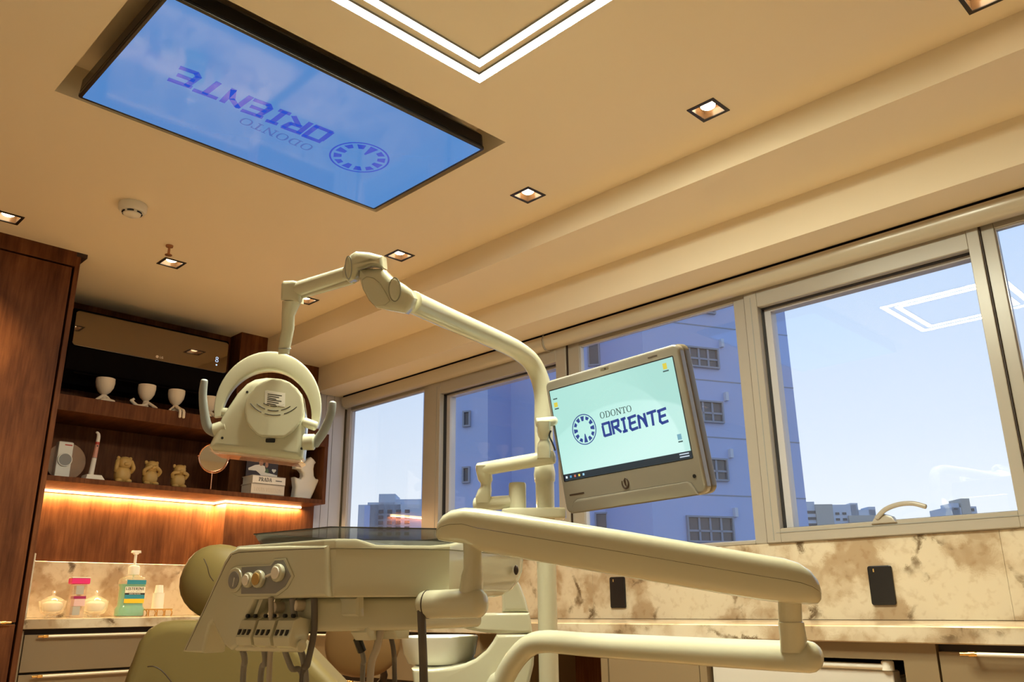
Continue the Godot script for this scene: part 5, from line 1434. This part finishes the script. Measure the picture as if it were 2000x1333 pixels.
func shelf_things() -> void:
	# four planters shaped like little sitting people, without faces
	var lab := ["terracotta cup figure sitting cross-legged, leftmost on upper shelf", "terracotta cup figure stretching one leg out to the left", "terracotta cup figure with legs dangling over the shelf edge", "terracotta cup figure half hidden behind the grey lamp handle"]
	var xs := [1.4884, 1.7028, 1.8644, 2.0577]
	for k in 4:
		var o := Vector3(xs[k], 1.989, -4.46)
		var n := thing("figure_planter", lab[k], "planter", o, "cup figures on the upper shelf")
		var sc: float = [1.0, 0.97, 0.94, 0.94][k]
		var by: float = [0.044, 0.046, 0.046, 0.040][k]
		part(n, "cup", lathe(PackedVector2Array([Vector2(0, by), Vector2(0.012, by + 0.002), Vector2(0.030 * sc, by + 0.018), Vector2(0.043 * sc, by + 0.042), Vector2(0.047 * sc, by + 0.068), Vector2(0.046 * sc, by + 0.088), Vector2(0.043 * sc, by + 0.088), Vector2(0.043 * sc, by + 0.068), Vector2(0.03 * sc, by + 0.03), Vector2(0, by + 0.02)]), Transform3D(Basis.IDENTITY, o), 28), M.plaster)
		part(n, "body", lathe(PackedVector2Array([Vector2(0, 0.0), Vector2(0.020, 0.001), Vector2(0.021, 0.012), Vector2(0.014, 0.032), Vector2(0.011, by + 0.004), Vector2(0, by + 0.004)]), Transform3D(Basis.IDENTITY, o), 18), M.plaster)
		for lg in pot_legs(o, k):
			part(n, "leg", lg, M.plaster)
	# disc-shaped instrument
	var y := 1.593
	var o := Vector3(1.3537, y, -4.50)
	var dv := thing("display_device", "white box with a round dark lens and clear disc", "device", o)
	part(dv, "box", bx(o + Vector3(-0.034, 0, -0.02), o + Vector3(0.034, 0.185, 0.02), 0.004), M.white_plastic)
	part(dv, "lens_ring", prism(circle(0.034, 28), Transform3D(Basis.IDENTITY, o + Vector3(0.002, 0.095, 0.0202)), 0.008, 0.002, 2), M.white_plastic)
	part(dv, "lens", prism(circle(0.029, 28), Transform3D(Basis.IDENTITY, o + Vector3(0.002, 0.095, 0.0283)), 0.001), M.panel_dark, "round dark lens")
	part(dv, "clear_disc", prism(circle(0.093, 40), Transform3D(Basis.IDENTITY, o + Vector3(0.022, 0.0945, -0.028)), 0.006, 0.001), M.clear_plastic, "clear plastic disc")
	part(dv, "red_mark", bx(o + Vector3(-0.006, 0.166, 0.0201), o + Vector3(0.028, 0.172, 0.0207)), mat("red_print", lin(0.5, 0.05, 0.03), 0.5))
	# curing light on its base
	o = Vector3(1.4805, y, -4.46)
	var cu := thing("curing_light", "slim white and red curing light standing on a base", "curing light", o)
	part(cu, "base", prism(PackedVector2Array([Vector2(-0.035, 0), Vector2(0.062, 0), Vector2(0.04, 0.028), Vector2(-0.03, 0.028)]), Transform3D(Basis.IDENTITY, o + Vector3(0, 0, -0.04)), 0.08, 0.004, 2), M.plaster_white)
	part(cu, "lower_grip", tube([o + Vector3(0, 0.026, 0), o + Vector3(0.006, 0.115, 0)], [0.0125, 0.0115], 16, 0.1), M.plaster_white)
	part(cu, "joint_ring", tube([o + Vector3(0.0060, 0.114, 0), o + Vector3(0.0062, 0.1165, 0)], 0.0123, 16, 0.0), M.panel_dark)
	part(cu, "upper_grip", tube([o + Vector3(0.006, 0.116, 0), o + Vector3(0.0105, 0.192, 0)], [0.0115, 0.0098], 16, 0.1), mat("pink_plastic", lin(0.62, 0.28, 0.2), 0.4))
	part(cu, "red_band", tube([o + Vector3(0.0100, 0.184, 0), o + Vector3(0.0106, 0.197, 0)], 0.0102, 16, 0.0), M.red_print)
	part(cu, "button", blob(o + Vector3(0.0095, 0.176, 0.0102), Vector3(0.003, 0.004, 0.002)), M.ink)
	part(cu, "light_guide", tube(curve([o + Vector3(0.0105, 0.196, 0), o + Vector3(0.0115, 0.226, 0), o + Vector3(0.007, 0.240, 0.002), o + Vector3(-0.003, 0.246, 0.004)], 5), [0.0098, 0.0096, 0.0094, 0.0092, 0.009, 0.0088, 0.0085, 0.0082, 0.0079, 0.0076, 0.0072, 0.0068, 0.0064, 0.006, 0.0056, 0.0052], 14, 0.4), M.plaster_white)
	# three yellow figurines
	var fl := ["yellow animal figurine with paws over its ears, beside curing light", "yellow animal figurine covering its face, middle of the three", "yellow animal figurine nearest the round table mirror"]
	var fx := [1.6283, 1.7693, 1.9188]
	for k in 3:
		o = Vector3(fx[k], y, -4.45)
		var n := thing("animal_figurine", fl[k], "figurine", o, "yellow figurines on the lower shelf")
		var h: float = [1.0, 0.95, 0.92][k]
		var t := PackedVector3Array()
		t.append_array(blob(o + Vector3(0, 0.044, 0) * h, Vector3(0.040, 0.045, 0.036) * h, Basis.IDENTITY, 2.4, 20, 14))
		t.append_array(blob(o + Vector3(0.002, 0.103, 0.006) * h, Vector3(0.034, 0.034, 0.032) * h, Basis.IDENTITY, 2.3, 20, 14))
		part(n, "body", t, M.figurine)
		for sx in [-1, 1]:
			part(n, "ear", blob(o + Vector3(sx * 0.028, 0.124, 0.004) * h, Vector3(0.010, 0.014, 0.008) * h, Basis.IDENTITY.rotated(Vector3.BACK, -0.4 * sx)), M.figurine)
			part(n, "foot", blob(o + Vector3(sx * 0.024, 0.010, 0.028) * h, Vector3(0.017, 0.012, 0.018) * h), M.figurine)
			var hand: Vector3 = [Vector3(sx * 0.034, 0.112, 0.012), Vector3(sx * 0.012, 0.103, 0.036), Vector3(sx * 0.014, 0.088, 0.036)][k]
			part(n, "arm", tube(curve([o + Vector3(sx * 0.038, 0.060, 0.012) * h, o + Vector3(sx * 0.042, 0.080, 0.026) * h, o + hand * h], 5), 0.0105 * h, 10, 0.8), M.figurine)
		part(n, "snout", blob(o + Vector3(0.002, 0.096, 0.036) * h, Vector3(0.013, 0.010, 0.009) * h), M.figurine)
	# round mirror
	o = Vector3(2.1153, y, -4.47)
	var mi := thing("table_mirror", "round copper framed table mirror on a slim stand", "mirror", o)
	part(mi, "base", lathe(PackedVector2Array([Vector2(0, 0), Vector2(0.045, 0), Vector2(0.042, 0.005), Vector2(0.012, 0.009), Vector2(0.006, 0.016), Vector2(0, 0.016)]), Transform3D(Basis.IDENTITY, o), 28), M.copper)
	part(mi, "stem", tube([o + Vector3(0, 0.012, 0), o + Vector3(0, 0.108, 0)], 0.0042, 10, 0.0), M.copper)
	var fk := []
	for k in 17:
		var a := PI + PI * k / 16.0
		fk.append(o + Vector3(cos(a) * 0.086, 0.190 + sin(a) * 0.086, 0))
	part(mi, "fork", tube(fk, 0.0036, 8, 0.5), M.copper)
	var tilt := Basis(Vector3.RIGHT, 0.22).rotated(Vector3.UP, -0.25)
	var mc := o + Vector3(0, 0.190, 0)
	var fr := []
	for k in 33:
		var a := TAU * k / 32.0
		fr.append(mc + tilt * Vector3(cos(a) * 0.077, sin(a) * 0.077, 0))
	part(mi, "frame", tube(fr, 0.0045, 8, 0.0), M.copper)
	part(mi, "glass", prism(circle(0.076, 36), Transform3D(tilt, mc - tilt.z * 0.002), 0.004), mat("mirror_glass", lin(0.88, 0.84, 0.8), 0.03, 1.0), "mirror glass")
	for sx in [-1, 1]:
		part(mi, "pivot", blob(mc + Vector3(sx * 0.088, 0, 0), Vector3.ONE * 0.007), M.copper)
	# books and photograph
	o = Vector3(2.4124, y, -4.44)
	var b1 := thing("book", "thick pale grey book lying under the white fashion book", "book", o, "books lying on the lower shelf")
	book(b1, o, 0.208, 0.058, 0.125, mat("book_grey", lin(0.66, 0.58, 0.50), 0.6))
	letters(b1, "spine_title", "LOUIS VUITTON", 0.022, Transform3D(Basis.IDENTITY, o + Vector3(-0.085, 0.016, 0.0632)), mat("emboss", lin(0.60, 0.52, 0.44), 0.5), false, 700, 1.0, 0.17)
	var o2 := o + Vector3(0.003, 0.0585, 0.002)
	var b2 := thing("book", "white book with PRADA on its spine", "book", o2, "books lying on the lower shelf")
	book(b2, o2, 0.206, 0.046, 0.125, mat("book_white", lin(0.82, 0.76, 0.70), 0.5))
	letters(b2, "spine_title", "PRADA", 0.0215, Transform3D(Basis.IDENTITY, o2 + Vector3(-0.066, 0.014, 0.0632)), M.ink, true, 700, 1.0, 0.082)
	part(b2, "spine_note", bx(o2 + Vector3(0.040, 0.021, 0.0628), o2 + Vector3(0.080, 0.025, 0.0635)), M.ink)
	var o3 := o2 + Vector3(0.0, 0.0465, -0.01)
	var ph := thing("photo_print", "standing photo block of two people with a small heart", "photograph", o3)
	part(ph, "block", bx(o3 + Vector3(-0.112, 0, -0.008), o3 + Vector3(0.088, 0.165, 0.004), 0.001), mat("photo_ground", lin(0.035, 0.018, 0.012), 0.3))
	var pz := o3 + Vector3(0, 0, 0.0041)
	var pt := Transform3D(Basis.IDENTITY, pz)
	part(ph, "print_coat", prism(PackedVector2Array([Vector2(-0.10, 0.045), Vector2(-0.06, 0.066), Vector2(-0.03, 0.072), Vector2(0.002, 0.066), Vector2(0.012, 0.03), Vector2(0.085, 0.02), Vector2(0.085, 0.004), Vector2(-0.012, 0.004), Vector2(-0.03, 0.022), Vector2(-0.05, 0.034), Vector2(-0.098, 0.034)]), pt, 0.0006), M.plaster_white)
	part(ph, "print_skin", prism(circle(0.013, 18, Vector2(-0.022, 0.082), 0.017), pt, 0.0008), mat("photo_skin", lin(0.42, 0.2, 0.12), 0.4))
	part(ph, "print_skin", prism(circle(0.010, 18, Vector2(0.014, 0.074), 0.016), pt, 0.0008), M.photo_skin)
	part(ph, "print_green", prism(PackedVector2Array([Vector2(0.004, 0.03), Vector2(0.012, 0.055), Vector2(0.026, 0.05), Vector2(0.03, 0.026)]), pt, 0.0008), mat("photo_green", lin(0.08, 0.12, 0.05), 0.4))
	var heart := PackedVector2Array()
	for k in 24:
		var a := TAU * k / 24.0
		heart.append(Vector2(0.062, 0.044) + Vector2(pow(sin(a), 3.0) * 16.0, 13.0 * cos(a) - 5.0 * cos(2.0 * a) - 2.0 * cos(3.0 * a) - cos(4.0 * a)) * 0.00085)
	part(ph, "print_heart", prism(heart, pt, 0.0012), M.plaster_white, "small white heart")
	# necklace bust
	o = Vector3(2.6853, y, -4.45)
	var bust := PackedVector2Array()
	for p in [[565, 931], [569, 950], [567, 972], [604, 974], [613, 955], [623, 931], [614, 930], [610, 925], [608, 912], [609, 903], [613, 898], [607, 892], [600, 888], [592, 894], [586, 900], [574, 903], [566, 907], [566, 914], [577, 915], [584, 921], [585, 928], [580, 934], [573, 933]]:
		bust.append(Vector2((p[0] - 592.0) * 0.0029, (973.0 - p[1]) * 0.0030))
	var bs := thing("necklace_bust", "white sculpted necklace bust with an open arm curve", "bust", o)
	part(bs, "torso", prism(bust, Transform3D(Basis.IDENTITY, o + Vector3(0, 0, -0.03)), 0.06, 0.014, 4), M.plaster_white, "", 60.0)
	part(bs, "foot", blob(o + Vector3(-0.015, 0.006, 0.0), Vector3(0.05, 0.008, 0.045)), M.plaster_white)

func book(n: Node3D, o: Vector3, w: float, h: float, d: float, m: Material) -> void:
	part(n, "cover", bx(o + Vector3(-w / 2, 0, -d / 2), o + Vector3(w / 2, 0.003, d / 2)), m)
	part(n, "cover", bx(o + Vector3(-w / 2, h - 0.003, -d / 2), o + Vector3(w / 2, h, d / 2)), m)
	part(n, "spine", bx(o + Vector3(-w / 2, 0.0, d / 2 - 0.003), o + Vector3(w / 2, h, d / 2), 0.001), m)
	part(n, "pages", bx(o + Vector3(-w / 2 + 0.004, 0.003, -d / 2 + 0.004), o + Vector3(w / 2 - 0.004, h - 0.003, d / 2 - 0.003)), M.white_plastic)

# ---------------------------------------------------------------- things on the counters
func counter_things() -> void:
	var y := 0.9455
	# two crystal jars
	var jx := [1.3664, 1.5566]
	var proto: Node3D = null
	for k in 2:
		var o := Vector3(jx[k], y, -4.38)
		if proto == null:
			proto = thing("crystal_jar", "cut crystal lidded jar left of the pink capped box", "jar", o, "crystal jars on the marble counter")
			var t := PackedVector3Array()
			for a in 5:
				var an := TAU * a / 5.0
				t.append_array(blob(o + Vector3(cos(an) * 0.024, 0.006, sin(an) * 0.024), Vector3(0.008, 0.0065, 0.008), Basis.IDENTITY, 2.0, 10, 8))
			part(proto, "feet", t, M.crystal)
			var rs := []
			for p in [[0.020, 0.012], [0.040, 0.018], [0.050, 0.035], [0.053, 0.058], [0.056, 0.075], [0.052, 0.075], [0.048, 0.055], [0.040, 0.028], [0.0, 0.022]]:
				var r := PackedVector3Array()
				for i in 32:
					var an := TAU * i / 32.0
					var rad: float = maxf(p[0], 0.0005) * (1.0 + (0.06 if i % 2 == 0 else 0.0))
					r.append(o + Vector3(cos(an) * rad, p[1], sin(an) * rad))
				rs.append(r)
			part(proto, "bowl", loft(rs), M.crystal, "", 20.0)
			part(proto, "lid", lathe(PackedVector2Array([Vector2(0, 0.090), Vector2(0.02, 0.087), Vector2(0.050, 0.076), Vector2(0.050, 0.079), Vector2(0.022, 0.094), Vector2(0.007, 0.099), Vector2(0.005, 0.106), Vector2(0.0095, 0.113), Vector2(0.008, 0.120), Vector2(0, 0.124)]), Transform3D(Basis.IDENTITY, o), 16), M.crystal, "", 20.0)
			part(proto, "contents", lathe(PackedVector2Array([Vector2(0, 0.026), Vector2(0.030, 0.027), Vector2(0.040, 0.036), Vector2(0.045, 0.058), Vector2(0.042, 0.066), Vector2(0.024, 0.074), Vector2(0, 0.076)]), Transform3D(Basis.IDENTITY, o), 20), M.white_plastic, "white cotton inside")
		else:
			copy_of(proto, "crystal_jar", o, "cut crystal lidded jar between pink capped box and mouthwash")
	# pink capped clear box
	var o := Vector3(1.4538, y, -4.33)
	var pb := thing("dispenser_box", "slim clear dispenser box with a bright pink cap", "box", o)
	part(pb, "case", bx(o + Vector3(-0.032, 0.0, -0.02), o + Vector3(0.032, 0.15, 0.02), 0.003), M.clear_plastic)
	part(pb, "cap", bx(o + Vector3(-0.041, 0.150, -0.024), o + Vector3(0.041, 0.176, 0.024), 0.003), mat("pink", lin(0.75, 0.03, 0.22), 0.35), "bright pink cap")
	part(pb, "cap_top", bx(o + Vector3(-0.041, 0.1765, -0.024), o + Vector3(0.041, 0.181, 0.024), 0.001), M.white_plastic)
	part(pb, "insert", bx(o + Vector3(-0.016, 0.104, -0.012), o + Vector3(0.018, 0.142, 0.0205)), M.unit_grey)
	part(pb, "pink_band", bx(o + Vector3(-0.022, 0.084, -0.0205), o + Vector3(0.032, 0.096, 0.0212)), mat("magenta", lin(0.35, 0.02, 0.12), 0.4))
	part(pb, "pink_label", bx(o + Vector3(-0.018, 0.052, -0.0203), o + Vector3(0.03, 0.084, 0.0206)), mat("pale_pink", lin(0.72, 0.5, 0.52), 0.5))
	part(pb, "insert", bx(o + Vector3(-0.020, 0.012, -0.012), o + Vector3(0.012, 0.050, 0.0205)), M.unit_grey)
	# mouthwash bottle with a pump
	o = Vector3(1.7112, y, -4.36)
	var bt := thing("mouthwash_bottle", "green mouthwash bottle with a white pump top", "bottle", o)
	var prof := [[0.0, 0.060, 0.034], [0.004, 0.066, 0.038], [0.035, 0.066, 0.038], [0.048, 0.058, 0.034], [0.060, 0.0575, 0.033], [0.135, 0.0575, 0.033], [0.150, 0.062, 0.036], [0.168, 0.062, 0.036], [0.182, 0.054, 0.033], [0.190, 0.038, 0.027], [0.193, 0.018, 0.018]]
	var rs := []
	var rl := []
	for p in prof:
		rs.append(ring(o + Vector3(0, p[0], 0), Vector3(p[1], 0, 0), Vector3(0, 0, p[2]), 28, 4.0))
		if p[0] <= 0.15:
			rl.append(ring(o + Vector3(0, p[0] + 0.003, 0), Vector3(p[1] - 0.002, 0, 0), Vector3(0, 0, p[2] - 0.002), 28, 4.0))
	part(bt, "bottle", loft(rs), M.clear_plastic, "clear bottle")
	part(bt, "liquid", loft(rl), mat("green_liquid", lin(0.10, 0.62, 0.42), 0.1), "green mouthwash")
	part(bt, "dip_tube", tube([o + Vector3(0, 0.15, 0), o + Vector3(0, 0.2, 0)], 0.004, 8, 0.0), M.white_plastic)
	part(bt, "pump_collar", lathe(PackedVector2Array([Vector2(0, 0.198), Vector2(0.026, 0.198), Vector2(0.027, 0.232), Vector2(0.022, 0.240), Vector2(0.010, 0.244), Vector2(0, 0.244)]), Transform3D(Basis.IDENTITY, o), 20), M.white_plastic)
	part(bt, "pump_stem", tube([o + Vector3(0, 0.24, 0), o + Vector3(0, 0.30, 0)], 0.0065, 12, 0.0), M.white_plastic)
	part(bt, "pump_head", prism(PackedVector2Array([Vector2(-0.022, 0.303), Vector2(-0.019, 0.313), Vector2(0.02, 0.313), Vector2(0.022, 0.302), Vector2(0.012, 0.300), Vector2(0.008, 0.294), Vector2(-0.008, 0.294), Vector2(-0.012, 0.300)]), Transform3D(Basis.IDENTITY, o + Vector3(0, 0, -0.012)), 0.024, 0.003, 2), M.white_plastic)
	var z := 0.0345
	var lb := part(bt, "label", bx(o + Vector3(-0.044, 0.064, z - 0.001), o + Vector3(0.052, 0.140, z + 0.0006), 0.0005), mat("label_white", lin(0.82, 0.80, 0.70), 0.5), "printed label")
	part(lb, "band_top", bx(o + Vector3(-0.040, 0.152, 0.0365), o + Vector3(0.052, 0.172, 0.0372)), mat("teal", lin(0.03, 0.25, 0.36), 0.5))
	part(lb, "band_black", bx(o + Vector3(-0.044, 0.103, z + 0.0006), o + Vector3(0.052, 0.111, z + 0.0010)), M.ink)
	part(lb, "band_teal", bx(o + Vector3(-0.044, 0.084, z + 0.0006), o + Vector3(0.052, 0.1029, z + 0.0009)), M.teal)
	part(lb, "band_yellow", bx(o + Vector3(-0.044, 0.064, z + 0.0006), o + Vector3(0.052, 0.0838, z + 0.0009)), mat("yellow", lin(0.80, 0.56, 0.02), 0.5))
	letters(lb, "brand_name", "LISTERINE", 0.0125, Transform3D(Basis.IDENTITY, o + Vector3(-0.040, 0.1245, z + 0.0007)), M.ink, false, 800, 1.0, 0.086)
	letters(lb, "variant_name", "COOL MINT", 0.0085, Transform3D(Basis.IDENTITY, o + Vector3(-0.030, 0.1132, z + 0.0007)), M.unit_grey, false, 400, 1.0, 0.068)
	letters(lb, "claim", "ZERO ÁLCOOL", 0.005, Transform3D(Basis.IDENTITY, o + Vector3(-0.024, 0.1045, z + 0.0011)), M.label_white, false, 700, 1.0, 0.056)
	# cups on a gold stand
	o = Vector3(1.8391, y, -4.36)
	var gs := thing("gold_stand", "small gold footed stand under the paper cups", "stand", o)
	part(gs, "top", bx(o + Vector3(-0.066, 0.030, -0.04), o + Vector3(0.070, 0.037, 0.04), 0.0015), M.gold)
	for sx in [-0.06, -0.018, 0.024, 0.064]:
		part(gs, "leg", tube(curve([o + Vector3(sx, 0.031, 0.034), o + Vector3(sx + 0.006, 0.018, 0.036), o + Vector3(sx + 0.002, 0.003, 0.036)], 4), 0.003, 8, 0.4), M.gold)
		part(gs, "leg", tube([o + Vector3(sx, 0.031, -0.034), o + Vector3(sx, 0.003, -0.034)], 0.003, 8, 0.4), M.gold)
	var oc := o + Vector3(0.008, 0.0375, 0)
	solo("paper_cup", lathe(PackedVector2Array([Vector2(0, 0), Vector2(0.030, 0.0), Vector2(0.0285, 0.002), Vector2(0.0270, 0.070), Vector2(0.0278, 0.074), Vector2(0.0, 0.0745)]), Transform3D(Basis.IDENTITY, oc), 24), M.white_plastic, "upturned white paper cup standing on the gold stand", "cup", "paper cups on the gold stand")
	solo("paper_cup", lathe(PackedVector2Array([Vector2(0, 0.075), Vector2(0.0215, 0.075), Vector2(0.0175, 0.112), Vector2(0, 0.113)]), Transform3D(Basis.IDENTITY, oc), 24), M.white_plastic, "upper white paper cup, topmost of the stack", "cup", "paper cups on the gold stand")
	# black socket plates on the marble
	for p in [[Vector3(3.06, 1.0355, -1.2481), "black socket plate on the marble at right"], [Vector3(3.06, 1.0312, -2.4077), "black socket plate half hidden behind the thick arm"]]:
		var c: Vector3 = p[0]
		var so := thing("socket_plate", p[1], "socket", c - Vector3(0, 0.066, 0), "black socket plates")
		part(so, "plate", prism(round_rect(0.084, 0.132, 0.008), Transform3D(Basis(Vector3.BACK, Vector3.UP, Vector3.LEFT), Vector3(3.06, c.y, c.z)), 0.009, 0.003, 2), M.black)
		part(so, "indicator", bx(Vector3(3.0505, c.y + 0.045, c.z - 0.022), Vector3(3.0512, c.y + 0.056, c.z - 0.018)), M.figurine)
